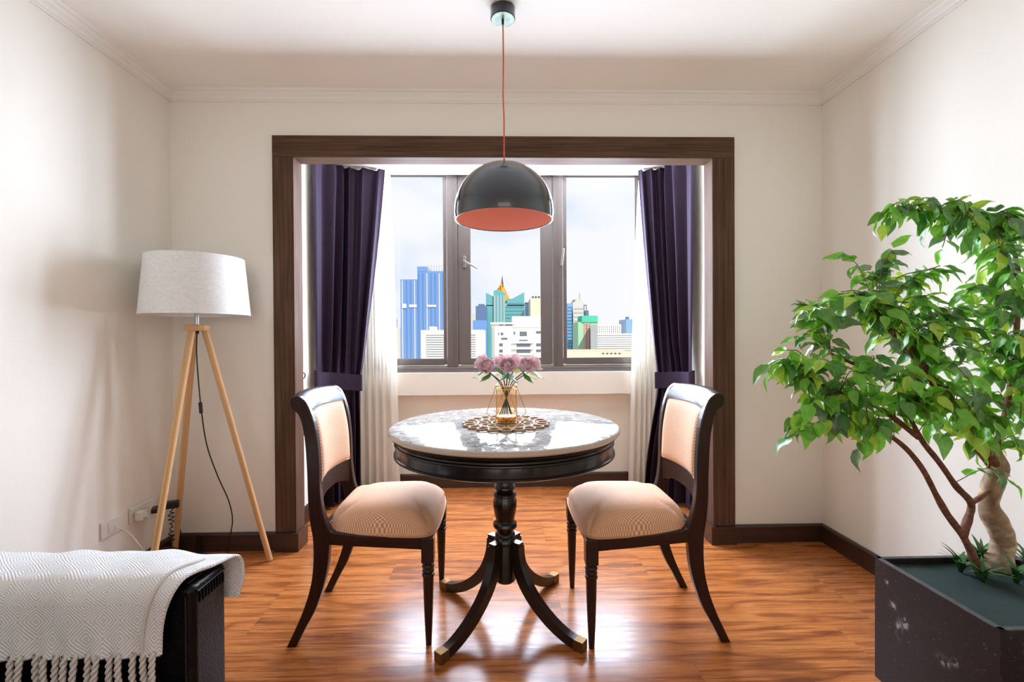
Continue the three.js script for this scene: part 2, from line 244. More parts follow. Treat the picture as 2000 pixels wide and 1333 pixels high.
// ------------------------------------------------------------------ the room
{
  const { left: L, right: R, back: B, rear: E, top: T } = WALL, th = .12;
  const w = (...a) => metric(box(...a), 'x');
  struct('wall_left', 'white wallpapered side wall beside the tripod lamp', w(L - th, L, 0, T, B - .2, E), M.wall);
  struct('wall_right', 'white wallpapered side wall behind the potted tree', w(R, R + th, 0, T, B - .2, E), M.wall);
  struct('wall_back', 'off-white wall with a wide opening to the window bay', [w(L, -1.15, 0, T, B - .085, B), w(1.2, R, 0, T, B - .085, B), w(-1.15, 1.2, 2.14, T, B - .085, B)], M.wall);
  // unseen wall behind the viewer, with a window added to give fill light
  struct('wall_rear', 'white wall behind the viewpoint with an opening added for fill light', [w(L, REAR.x0, 0, T, E, E + th), w(REAR.x1, R, 0, T, E, E + th), w(REAR.x0, REAR.x1, 0, REAR.y0, E, E + th), w(REAR.x0, REAR.x1, REAR.y1, T, E, E + th)], M.wall);
  struct('ceiling', 'plain cream-white ceiling', w(L - th, R + th, T, T + .15, B - .2, E + th), M.ceiling);
  // the bay: side walls, lower back wall, boxed sill, lowered ceiling
  const y2 = BAY.top;
  struct('wall_bay_left', 'white side wall of the bay behind the curtain', w(BAY.left - th, BAY.left, 0, y2 + .3, BAY.back - .1, B - .085), M.wall);
  struct('wall_bay_right', 'white side wall of the bay behind the curtain', w(BAY.right, BAY.right + th, 0, y2 + .3, BAY.back - .1, B - .085), M.wall);
  struct('wall_bay_back', 'recessed wall under the window', [w(BAY.left, BAY.right, 0, .86, BAY.back - .1, BAY.back), w(BAY.left, BAY.right, y2 + .06, y2 + .3, BAY.back - .1, BAY.back), w(BAY.left, -1.02, .86, y2 + .06, BAY.back - .1, BAY.sill - .03), w(1.09, BAY.right, .86, y2 + .06, BAY.back - .1, BAY.sill - .03)], M.wall);
  struct('wall_sill', 'white boxed ledge running under the window frame', w(BAY.left, BAY.right, .702, .866, BAY.back, BAY.sill), M.wall);
  struct('ceiling_bay', 'white lowered ceiling of the window bay', w(BAY.left, BAY.right, y2, y2 + .3, BAY.sill - .005, B - .085), M.ceiling);
  // crown moulding
  const prof = [[0, 0], [.008, 0], [.009, .006], [.016, .009], [.020, .020], [.032, .030], [.036, .038], [.048, .042], [.050, .052], [0, .052]];
  const crown = (len) => extrude(shapeOf(prof), len, 0);
  const c0 = T - .052;
  struct('trim_1', 'white crown moulding over the opening wall', [crown(R - L).rotateY(-Math.PI / 2).translate(R, c0, B)].map((g) => g), M.crown);
  struct('trim_2', 'white crown moulding along the lamp side wall', crown(E - B).translate(L, c0, B), M.crown);
  struct('trim_3', 'white crown moulding along the tree side wall', crown(E - B).rotateY(Math.PI).translate(R, c0, E), M.crown);
  // dark timber casing that lines the opening
  const cs = structGroup('trim_4', 'dark brown timber casing round the bay opening');
  mesh('casing_stile', metric(rbox(-1.197, -1.087, .0965, 2.0785, B - .088, B + .02), 'y'), M.casing, cs);
  mesh('casing_stile', metric(rbox(1.14, 1.261, .0965, 2.0785, B - .088, B + .02), 'y', .3, .2), M.casing, cs);
  mesh('casing_head', metric(rbox(-1.197, 1.261, 2.078, 2.192, B - .088, B + .02), 'x', .1, .4), M.casing, cs);
  // baseboards, rounded on top
  const bb = (h, t) => shapeOf([[0, 0], [t, 0], [t, h - .012], [t - .003, h - .004], [t - .008, h], [0, h]]);
  const alongX = (x0, x1, z, h = .0965, t = .016) => metric(extrude(bb(h, t), x1 - x0, 0).rotateY(-Math.PI / 2).translate(x1, 0, z), 'x');
  const alongZ = (z0, z1, x, s, h = .0965, t = .016) => metric(s > 0 ? extrude(bb(h, t), z1 - z0, 0).translate(x, 0, z0) : extrude(bb(h, t), z1 - z0, 0).rotateY(Math.PI).translate(x, 0, z1), 'z');
  struct('baseboard_left', 'dark brown skirting along the lamp side wall', alongZ(B, E, L, 1), M.baseboard);
  struct('baseboard_right', 'dark brown skirting along the tree side wall', alongZ(B, E, R, -1), M.baseboard);
  struct('baseboard_back_left', 'dark brown skirting that turns into the bay beside the lamp', [alongX(L, -1.197, B), metric(box(-1.197, -1.071, 0, .0962, B - .088, B + .036), 'x')], M.baseboard);
  struct('baseboard_back_right', 'dark brown skirting that turns into the bay beside the tree', [alongX(1.261, R, B), metric(box(1.124, 1.261, 0, .0962, B - .088, B + .036), 'x')], M.baseboard);
  struct('baseboard_bay', 'dark brown skirting under the window', [alongX(BAY.left, BAY.right, BAY.back, .103, .02), alongZ(BAY.back, B - .088, BAY.left, 1, .103), alongZ(BAY.back, B - .088, BAY.right, -1, .103)], M.baseboard);
  // floor: laminate boards, each its own piece, over a dark bed
  const fl = structGroup('floor', 'glossy orange-brown laminate plank floor');
  mesh('subfloor', box(L - th, R + th, -.12, -.008, BAY.back - .1, E + th), M.subfloor, fl);
  seed(77);
  const W = .192, LEN = 1.215, gap = .00025;
  for (let z = BAY.back, row = 0; z < E; z += W, row++) {
    const bay = z + W <= B - .085 + .08, x0 = bay ? BAY.left : L, x1 = bay ? BAY.right : R, off = rr(0, LEN);
    for (let x = x0 - off; x < x1; x += LEN) {
      const a = Math.max(x, x0), b = Math.min(x + LEN, x1); if (b - a < .02) continue;
      mesh('plank', metric(box(a + gap, b - gap, -.008, 0, z + gap, Math.min(z + W, E) - gap), 'x', rr(0, 2.4), rr(0, .8)), M.floor, fl);
    }
  }
  // outside face of the building, plus an unseen slab added to block sun
  struct('wall_exterior', 'rendered outside face of the building with an added sun-blocking slab', [box(L - 4, L - th, -48, T + .15, B - .2, E + .3), box(R + th, R + 4, -48, T + .15, B - .2, E + .3), box(L - 4, R + 4, T + .16, 6, B - .2, E + 3.6), box(L - th, R + th, -48, -.13, B - .2, E + .3)], M.exterior);
}

// ------------------------------------------------------------------ windows
{
  const g = structGroup('window_1', 'dark bronze three-pane window over the city');
  const zf = BAY.sill - .052, zb = zf - .05, y0 = .868, y1 = BAY.top + .06;
  // fixed outer frame and posts
  const frame = [];
  frame.push(rbox(-1.02, 1.09, y0, .902, zb, zf + .03, .003), rbox(-1.02, 1.09, y1 - .045, y1, zb, zf, .003));
  for (const [a, b] of [[-1.02, -.99], [-.398, -.318], [.392, .464], [1.05, 1.09]]) frame.push(rbox(a, b, .89, y1 - .03, zb, zf + .014, .003));
  for (const b of [-.352, -.326, .400, .424]) frame.push(box(b, b + .005, .9, y1 - .04, zf + .013, zf + .019));
  mesh('outer_frame', metric(merge(frame)), M.aluminium, g);
  for (const [a, b] of [[-.99, -.398], [-.318, .392], [.464, 1.05]]) mesh('bottom_track', [rbox(a, b, .9, .918, zf - .01, zf + .026, .002), box(a + .02, b - .02, .918, .923, zf + .006, zf + .011)], M.handle, g);
  const sashes = [[-.99, -.398, .04, .028], [-.318, .386, .094, .087], [.464, 1.05, .03, .032]];
  sashes.forEach(([a, b, l, r], i) => {
    const s = new THREE.Group(); s.name = 'sash'; g.add(s); const d = i === 1 ? 0 : -.004, q = zf + d;
    const lo = .968, hi = y1 - .05, out = lo - .046;
    mesh('sash_rail', rbox(a, b, out, lo, q - .034, q, .004), M.aluminium, s); mesh('sash_rail', rbox(a, b, hi, hi + .05, q - .034, q, .004), M.aluminium, s);
    mesh('sash_stile', rbox(a, a + l, out, hi, q - .034, q + .001, .004), M.aluminium, s); mesh('sash_stile', rbox(b - r, b, out, hi, q - .034, q + .001, .004), M.aluminium, s);
    mesh('glass_pane', new THREE.PlaneGeometry(b - a - l - r + .01, hi - lo + .01).translate((a + l + b - r) / 2, (lo + hi) / 2, q - .02), M.glass, s);
  });
  // handles: lever thrown open on the middle sash, upright on the last
  const handle = (x, y, ang) => {
    const h = new THREE.Group(); h.name = 'handle'; h.position.set(x, y, zf + .006); g.add(h);
    mesh('handle_plate', rbox(-.012, .012, -.045, .045, -.006, .006, .004), M.handle, h);
    mesh('lever', [rod([0, 0, .004], [0, 0, .034], .009), rbox(-.009, .118, -.007, .007, .026, .036, .004).rotateZ(ang)], M.handle, h);
  };
  handle(-.268, 1.685, -.52); handle(.452, 1.66, 1.45);
  const r = structGroup('window_2', 'unseen window added behind the viewpoint for fill light'); const zr = WALL.rear + .06;  // added window, out of view, that carries the fill light
  mesh('outer_frame', [rbox(REAR.x0, REAR.x1, REAR.y0, REAR.y0 + .05, zr, zr + .05), rbox(REAR.x0, REAR.x1, REAR.y1 - .05, REAR.y1, zr, zr + .05), rbox(REAR.x0, REAR.x0 + .05, REAR.y0, REAR.y1, zr, zr + .05), rbox(REAR.x1 - .05, REAR.x1, REAR.y0, REAR.y1, zr, zr + .05), rbox(.02, .08, REAR.y0, REAR.y1, zr, zr + .05)], M.aluminium, r);
  for (const [a, b] of [[REAR.x0 + .05, .02], [.08, REAR.x1 - .05]]) mesh('glass_pane', new THREE.PlaneGeometry(b - a, REAR.y1 - REAR.y0 - .1).translate((a + b) / 2, (REAR.y0 + REAR.y1) / 2, zr + .025), M.glass, r);
}

// ------------------------------------------------------------------ curtains
{
  const curveOf = (pts) => new THREE.CatmullRomCurve3(pts.map(([x, z]) => V(x, 0, z)), false, 'centripetal');
  function drape(name, label, group, s, top, tie, hem, tieY, parts) {
    const A = curveOf(top), K = curveOf(tie), H = curveOf(hem), n = 5.5, yTop = BAY.top - .004;
    const o = thing(name, label, 'curtain', [top[0][0], 0, top[0][1]], 0, group), ox = top[0][0], oz = top[0][1];
    const f = (u, v) => {
      const y = lerp(yTop, .018, v); let p;
      const k = (yTop - y) / (yTop - tieY);
      if (k < 1) { const e2 = .72 * k + .28 * k * k; p = A.getPoint(u).lerp(K.getPoint(u), e2); } else { const e = smooth((tieY - y) / tieY, 0, 1); p = K.getPoint(u).lerp(H.getPoint(u), Math.pow(e, .7)); }
      const tg = A.getTangent(u).lerp(K.getTangent(u), clamp(k, 0, 1)).normalize(), nx = -tg.z, nz = tg.x, q = Math.pow(u, 1.25) * n * Math.PI * 2;
      const q2 = q + .8 * Math.sin(u * 13 + .6 * v), w = Math.sin(q2 + .75 * Math.sin(q2)) * .8 + .2 * Math.sin(q * .5 + 1.3), close = Math.exp(-(((y - tieY) / .16) ** 2));
      const amp = lerp(.05, .018, close) * (.75 + .5 * vnoise(u * 9, 3, 99, 99, 5)) * (1 + .25 * Math.sin(v * 5 + u * 11)), pinch = (smooth(yTop - y, 0, .12) * .4 + .6) * lerp(.3, 1, smooth(u, .05, .34));
      p.x += nx * w * amp * pinch * s; p.z += nz * w * amp * pinch * s; p.y = y; p.x -= ox; p.z -= oz; return p;
    };
    mesh('drape_cloth', grid(220, 60, f, (u, v) => [u * 1.4, v * 2.3]), M.velvet, o);
    // tie band wrapped round the gathered cloth
    const band = []; const loop = []; const P = K.getPoints(24), off = .035;
    for (const q of P) { loop.push([q.x, q.z]); }
    const T = K.getTangent(.5), nx = T.z, nz = -T.x, fwd = Math.sign(nz) || 1;
    const front = loop.map(([x, z]) => V(x + nx * off * fwd, 0, z + nz * off * fwd)), backs = loop.map(([x, z]) => V(x - nx * off * fwd, 0, z - nz * off * fwd)).reverse();
    const ring = new THREE.CatmullRomCurve3([...front.filter((_, i) => i % 4 === 0), ...backs.filter((_, i) => i % 4 === 0)], true, 'centripetal').getPoints(72);
    const rings = ring.map((q, i) => { const e = i / 72, sl = tieY + parts.slope(q.x); return [V(q.x - ox, sl + .055, q.z - oz), V(q.x - ox, sl - .052, q.z - oz)]; });
    const g = skin(rings, false, false); mesh('tie_band', g, M.velvet, o);
    return o;
  }
  drape('drape', 'dark aubergine velvet curtain tied back beside the tripod lamp', 'velvet curtains', 1, [[-1.165, -2.93], [-1.125, -3.12], [-1.09, -3.27], [-1.0, -3.315], [-.81, -3.33]], [[-1.165, -2.97], [-1.12, -3.06], [-1.02, -3.13], [-.945, -3.17]], [[-1.16, -2.98], [-1.13, -3.12], [-1.06, -3.24], [-.985, -3.30]], .815, { slope: (x) => .045 - .16 * (x + 1.165) });
  drape('drape', 'dark aubergine velvet curtain tied back on the potted tree side', 'velvet curtains', -1, [[1.218, -2.90], [1.19, -3.08], [1.155, -3.25], [1.10, -3.305], [.985, -3.33]], [[1.215, -2.95], [1.19, -3.02], [1.13, -3.09], [1.055, -3.14]], [[1.21, -2.96], [1.17, -3.08], [1.08, -3.2], [1.0, -3.27]], .825, { slope: (x) => .02 - .10 * (1.218 - x) });
  // sheers
  const sheer = (label, x0, x1, x0b, x1b, ph) => {
    const o = thing('sheer_curtain', label, 'curtain', [(x0 + x1) / 2, 0, -3.405], 0, 'white sheer curtains'), ox = (x0 + x1) / 2;
    mesh('sheer_cloth', grid(90, 40, (u, v) => { const y = lerp(BAY.top - .004, .02, v), a = lerp(x0, x0b, Math.pow(v, .7)), b = lerp(x1, x1b, Math.pow(v, .7)); return V(lerp(a, b, u) - ox, y, .018 * Math.sin(u * 44 + ph + .6 * Math.sin(u * 9 + v * 1.5)) * (.55 + .45 * v)); }, (u, v) => [u * .4, v * 2.3]), M.sheer, o);
    const e = ph > 2 ? 0 : 1; const hem = []; for (let i = 0; i <= 24; i++) { const v = i / 24; hem.push([V(lerp(e ? x1 : x0, e ? x1b : x0b, Math.pow(v, .7)) - ox + (e ? -.024 : .0), lerp(BAY.top - .006, .022, v), .022), V(lerp(e ? x1 : x0, e ? x1b : x0b, Math.pow(v, .7)) - ox + (e ? .0 : .024), lerp(BAY.top - .006, .022, v), .022)]); }
    mesh('hem', skin(hem, false, false), M.sheer, o);
  };
  sheer('white sheer curtain hanging behind the drape nearest the tripod lamp', -1.13, -.79, -1.14, -.735, .4);
  sheer('white sheer curtain hanging behind the drape on the potted tree side', 1.015, 1.2, .925, 1.2, 2.5);
  // wrought hooks on the bay walls
  const hook = (x, s, label) => {
    const o = thing('curtain_hook', label, 'hook', [x, .9, -2.72], 0, 'curtain hooks');
    mesh('hook_plate', new THREE.CylinderGeometry(.014, .016, .008, 16).rotateZ(Math.PI / 2).translate(s * .004, 0, 0), M.iron, o);
    mesh('hook_arm', tube([[s * .006, 0, 0], [s * .02, -.012, 0], [s * .04, -.02, -.004], [s * .056, -.004, -.006], [s * .05, .012, -.006], [s * .04, .008, -.006]], .004, 20, 8), M.iron, o);
    mesh('hook_tip', new THREE.SphereGeometry(.007, 12, 8).translate(s * .04, .008, -.006), M.iron, o);
    mesh('tie_loop', new THREE.TorusGeometry(.016, .0035, 8, 20).rotateY(1.2).translate(s * .056, .008, -.012), M.velvet, o);
  };
  hook(BAY.left, 1, 'wrought iron tieback hook on the bay wall beside the tripod lamp'); hook(BAY.right, -1, 'wrought iron tieback hook on the bay wall on the potted tree side');
}

// ------------------------------------------------------------------ pedestal table
const TABLE = [.012, 0, -1.874], TOP = .774;
{
  const t = thing('pedestal_table', 'round marble-topped pedestal table with dark turned column and brass-toed legs', 'table', TABLE);
  const R = .45;
  const top = metric(lathe([[0, TOP], [R - .008, TOP], [R - .003, TOP - .0015]], 128), 'x', .45, .45);
  const slab = mesh('marble_top', top, M.marble, t);
  mesh('marble_edge', lathe([[R - .003, TOP - .0015], [R, TOP - .005], [R, TOP - .017], [R - .004, TOP - .022], [0, TOP - .022]], 128), M.marbleEdge, slab);
  mesh('apron', lathe([[.0, .751], [.436, .751], [.440, .747], [.438, .742], [.430, .738], [.424, .734], [.420, .728], [.421, .724], [.429, .720], [.430, .716], [.426, .712], [.427, .682], [.432, .679], [.432, .673], [.426, .669], [.40, .669], [.395, .69], [.0, .70]], 128), M.ebony, t);
  mesh('column', lathe([[0, .69], [.058, .69], [.06, .66], [.05, .645], [.042, .60], [.038, .56], [.036, .535], [.042, .528], [.043, .520], [.037, .514], [.034, .508], [.040, .502], [.046, .497], [.046, .490], [.041, .486], [.043, .478], [.047, .465], [.047, .445], [.043, .42], [.038, .398], [.036, .392], [.038, .386], [.046, .380], [.048, .371], [.046, .362], [.038, .356], [.034, .350], [.033, .344], [.039, .338], [.041, .332], [.038, .327], [.042, .322], [.046, .312], [.047, .302], [.042, .297], [0, .297]], 40, .9), M.ebony, t);
  mesh('hub', lathe([[0, .298], [.040, .298], [.041, .292], [.041, .152], [.036, .146], [0, .146]], 32), M.ebony, t);
  const path = smoothPts([[.055, .302], [.060, .262], [.074, .215], [.104, .158], [.152, .105], [.214, .060], [.28, .030], [.325, .022], [.35, .022]], 40);
  const sec = (k) => { const w = lerp(.0185, .0155, k), h = lerp(.026, .0165, k), gr = .004; return [[-w, -h], [w, -h], [w, h], [w * .62, h], [w * .5, h - gr], [-w * .5, h - gr], [-w * .62, h], [-w, h]]; };
  [38.5, 131.5, 218.5, 311].forEach((deg, i) => {
    const a = deg * Math.PI / 180, dir = V(Math.cos(a), 0, Math.sin(a)), side = V(-Math.sin(a), 0, Math.cos(a)).negate();
    const P = (list) => list.map(([r, y]) => V(dir.x * r, y, dir.z * r));
    const l = mesh('leg', sweep(P(path.slice(0, 39)), side, sec), M.ebony, t);
    mesh('leg_block', toCreasedNormals(new THREE.BoxGeometry(.034, .03, .03).translate(0, 0, 0).rotateY(-a).translate(dir.x * .062, .302, dir.z * .062), .5), M.ebony, l);
    mesh('toe_cap', sweep(P([[.318, .0215], [.335, .0205], [.357, .0205]]), side, () => [[-.0175, -.0185], [.0175, -.0185], [.0175, .0185], [-.0175, .0185]]), M.wornBrass, l);
  });
}

// ------------------------------------------------------------------ chairs
function makeChair() {
  const t = thing('dining_chair', 'dark mahogany dining chair with peach chequered seat standing nearer the tripod lamp', 'chair', [0, 0, 0], 0, 'dining chairs');
  const outer = smoothPts([[-.245, .888], [-.236, .866], [-.210, .840], [-.192, .762], [-.184, .646], [-.181, .529], [-.174, .451], [-.164, .38], [-.166, .276], [-.181, .195], [-.207, .119], [-.238, .050], [-.262, 0]], 44);
  const inner = smoothPts([[-.228, 0], [-.196, .065], [-.160, .131], [-.130, .213], [-.113, .288], [-.106, .36], [-.100, .412], [-.118, .455], [-.132, .513], [-.139, .592], [-.141, .684], [-.152, .794], [-.178, .879], [-.205, .909], [-.226, .913], [-.242, .903]], 48);
  const post = extrude(shapeOf([...outer, ...inner]), .032, .004, 4);
  const rail = extrude(shapeOf([[-.13, .371], [-.05, .366], [.23, .352], [.262, .352], [.262, .396], [0, .403], [-.085, .413], [-.13, .432]]), .028, .003, 4);
  const flute = (r, n = 10) => Array.from({ length: n * 4 }, (_, i) => { const a = i / (n * 4) * Math.PI * 2, q = r * (1 - .07 * Math.pow(Math.abs(Math.cos(a * n / 2)), 6)); return [Math.cos(a) * q, Math.sin(a) * q]; });
  for (const s of [1, -1]) {
    const zr = s * .187, zf = s * .205;
    mesh('back_post', metric(post.clone().translate(0, 0, zr - .016), 'y'), M.mahogany, t);
    const sk = metric(rail.clone(), 'x'); sk.applyMatrix4(new THREE.Matrix4().set(1, 0, 0, 0, 0, 1, 0, 0, (s * .018) / .39, 0, 1, zr + s * .006 - .014, 0, 0, 0, 1));
    mesh('side_rail', sk, M.mahogany, t);
    const legPts = [V(0, .262, 0), V(0, .2, 0), V(0, .1, 0), V(0, 0, 0)], rad = [.0195, .0185, .0150, .0105];
    const rings = legPts.map((p, i) => flute(rad[i]).map(([a, b]) => V(a, p.y, b)));
    const l = mesh('front_leg', toCreasedNormals(skin(rings.reverse(), true, true), .9).translate(.252, 0, zf), M.mahogany, t);
    mesh('leg_block', rbox(-.0225, .0225, .306, .3965, -.0225, .0225, .003).translate(.252, 0, zf), M.mahogany, l);
    mesh('turned_collar', lathe([[.0, .310], [.0225, .310], [.023, .305], [.019, .301], [.0165, .298], [.021, .294], [.023, .289], [.021, .284], [.017, .281], [.021, .277], [.022, .272], [.019, .267], [.0175, .264], [.0225, .260], [.0225, .254], [.019, .25], [0, .25]], 24, .9).translate(.252, 0, zf), M.mahogany, l);
  }
  mesh('front_rail', metric(rbox(.238, .262, .353, .396, -.19, .19, .003), 'z'), M.mahogany, t);
  mesh('rear_rail', metric(rbox(-.155, -.13, .368, .42, -.175, .175, .003), 'z'), M.mahogany, t);
  // bowed crest with rolled top, stay rail with arched underside, and the padded panel between them
  const bow = (z) => -.030 * (1 - (z / .18) ** 2);
  const crestSec = smoothPts([[-.246, .888], [-.243, .902], [-.228, .914], [-.206, .910], [-.184, .890], [-.170, .866], [-.166, .850]], 14).concat(smoothPts([[-.186, .847], [-.200, .852], [-.214, .866], [-.230, .876]], 6));
  const rings = []; for (let i = 0; i <= 20; i++) { const z = lerp(-.175, .175, i / 20), lift = .006 * (1 - (z / .175) ** 2); rings.push(crestSec.map(([x, y]) => V(x + bow(z), y + lift, z))); }
  mesh('crest_rail', toCreasedNormals(skin(rings, true, true), .8), M.mahogany, t);
  const front = (y) => y > .684 ? lerp(-.143, -.176, Math.pow((y - .684) / .2, 1.5)) : lerp(-.133, -.143, clamp((y - .51) / .174, 0, 1));
  const stay = []; for (let i = 0; i <= 20; i++) { const z = lerp(-.178, .178, i / 20), e = (z / .178) ** 2, lo = .518 - .040 * e ** 2, hi = .590; stay.push([V(front(lo) - .006 + bow(z), lo, z), V(front(hi) - .004 + bow(z), hi, z), V(front(hi) - .03 + bow(z), hi, z), V(front(lo) - .03 + bow(z), lo, z)]); }
  mesh('stay_rail', toCreasedNormals(skin(stay, true, true), .5), M.mahogany, t);
  const y0 = .588, y1 = .856, zw = .171, puff = (s, q) => .022 * Math.pow(Math.max(0, (1 - s ** 6) * (1 - q ** 6)), .5);
  const face = (k) => grid(24, 20, (u, v) => { const z = lerp(-zw, zw, u), y = lerp(y0, y1, v); return V(front(y) + bow(z) + (k > 0 ? -.006 + puff(u * 2 - 1, v * 2 - 1) : -.026), y, k > 0 ? -z : z); }, (u, v, q) => [q.z, q.y]);
  const panel = mesh('back_panel', [face(1), face(-1)], M.fabric, t);
  const edge = [], K = (z, y) => V(front(y) + bow(z) - .003, y, z), m = zw - .004;
  for (let i = 0; i < 12; i++) edge.push(K(lerp(-m, m, i / 12), y0 + .005)); for (let i = 0; i < 8; i++) edge.push(K(m, lerp(y0 + .005, y1 - .005, i / 8))); for (let i = 0; i < 12; i++) edge.push(K(lerp(m, -m, i / 12), y1 - .005)); for (let i = 0; i < 8; i++) edge.push(K(-m, lerp(y1 - .005, y0 + .005, i / 8)));
  mesh('panel_piping', tube(edge, .0036, 160, 6, true), M.piping, panel);
  // domed seat, wider at the front
  const xa = -.118, xb = .272, hw = (x) => lerp(.186, .222, (x - xa) / (xb - xa)), corner = (s, q) => { const k = Math.pow(Math.abs(s) ** 8 + Math.abs(q) ** 8, 1 / 8), mx = Math.max(Math.abs(s), Math.abs(q)) || 1; return k > 1e-6 ? mx / k : 1; };
  const seatF = (u, v) => {
    let s = u * 2 - 1, q = v * 2 - 1; s = Math.sign(s) * Math.pow(Math.abs(s), .75); q = Math.sign(q) * Math.pow(Math.abs(q), .75); const c = corner(s, q), S = s * c, Q = q * c, x = lerp(xa, xb, (S + 1) / 2) + .010 * (1 - Q * Q) * Math.max(0, S), z = -hw(x) * Q;
    const d = Math.pow(Math.max(0, 1 - Math.abs(s) ** 4.2), .42) * Math.pow(Math.max(0, 1 - Math.abs(q) ** 4.2), .42), base = .396 + .018 * smooth(-S, .6, 1);
    const over = 1 + .022 * Math.sin(Math.PI * clamp(d * 1.6, 0, 1)); return V((x - .077) * over + .077, base + .108 * d, z * over);
  };
  const seat = mesh('seat', grid(44, 44, seatF, (u, v) => [u * .54, v * .56]), M.fabric, t);
  const rim = []; for (let i = 0; i < 72; i++) { const a = i / 72 * Math.PI * 2, c = Math.cos(a), s = Math.sin(a), k = Math.max(Math.abs(c), Math.abs(s)), p = seatF((c / k + 1) / 2, (s / k + 1) / 2); rim.push(V(p.x * 1.006, p.y + .003, p.z * 1.006)); }
  mesh('seat_piping', tube(rim, .004, 200, 6, true), M.piping, seat);
  return t;
}
{
  const a = makeChair(); a.position.set(-.525, 0, -1.915); a.rotation.y = .012;
  const b = a.clone(); b.name = numbered('dining_chair'); b.userData = { ...a.userData, label: 'dark mahogany dining chair with peach chequered seat standing nearer the potted tree' };
  b.position.set(.568, 0, -1.885); b.rotation.y = Math.PI + .02; scene.add(b);
}

// ------------------------------------------------------------------ trivet, vase and flowers
{
  const y = TOP + .0005, t = thing('trivet', 'round carved openwork wooden trivet under the flower vase', 'trivet', [.018, y, -1.868]);
  const ring = (r, w, h = .009) => { const s = new THREE.Shape().absarc(0, 0, r, 0, Math.PI * 2); s.holes.push(new THREE.Path().absarc(0, 0, r - w, 0, Math.PI * 2, true)); return extrude(s, h, .0015, 48).rotateX(-Math.PI / 2); };
  mesh('middle_ring', ring(.118, .008), M.trivet, t); mesh('inner_ring', ring(.062, .010), M.trivet, t); mesh('centre_disc', lathe([[0, .007], [.044, .007], [.046, .004], [.046, .001], [0, .001]], 40), M.trivet, t);
  const petal = (n, r, rad, tb) => { for (let i = 0; i < n; i++) { const a = i / n * Math.PI * 2, g = new THREE.TorusGeometry(rad, tb, 6, 18).scale(1, 1, 1.0).rotateX(Math.PI / 2).translate(0, .0052, 0).scale(1.12, 1, .95).rotateY(-a).translate(Math.cos(a) * r, 0, Math.sin(a) * r); mesh('carved_loop', g, M.trivet, t); } };
  petal(20, .147, .0215, .0048); petal(14, .090, .0165, .0042);
}
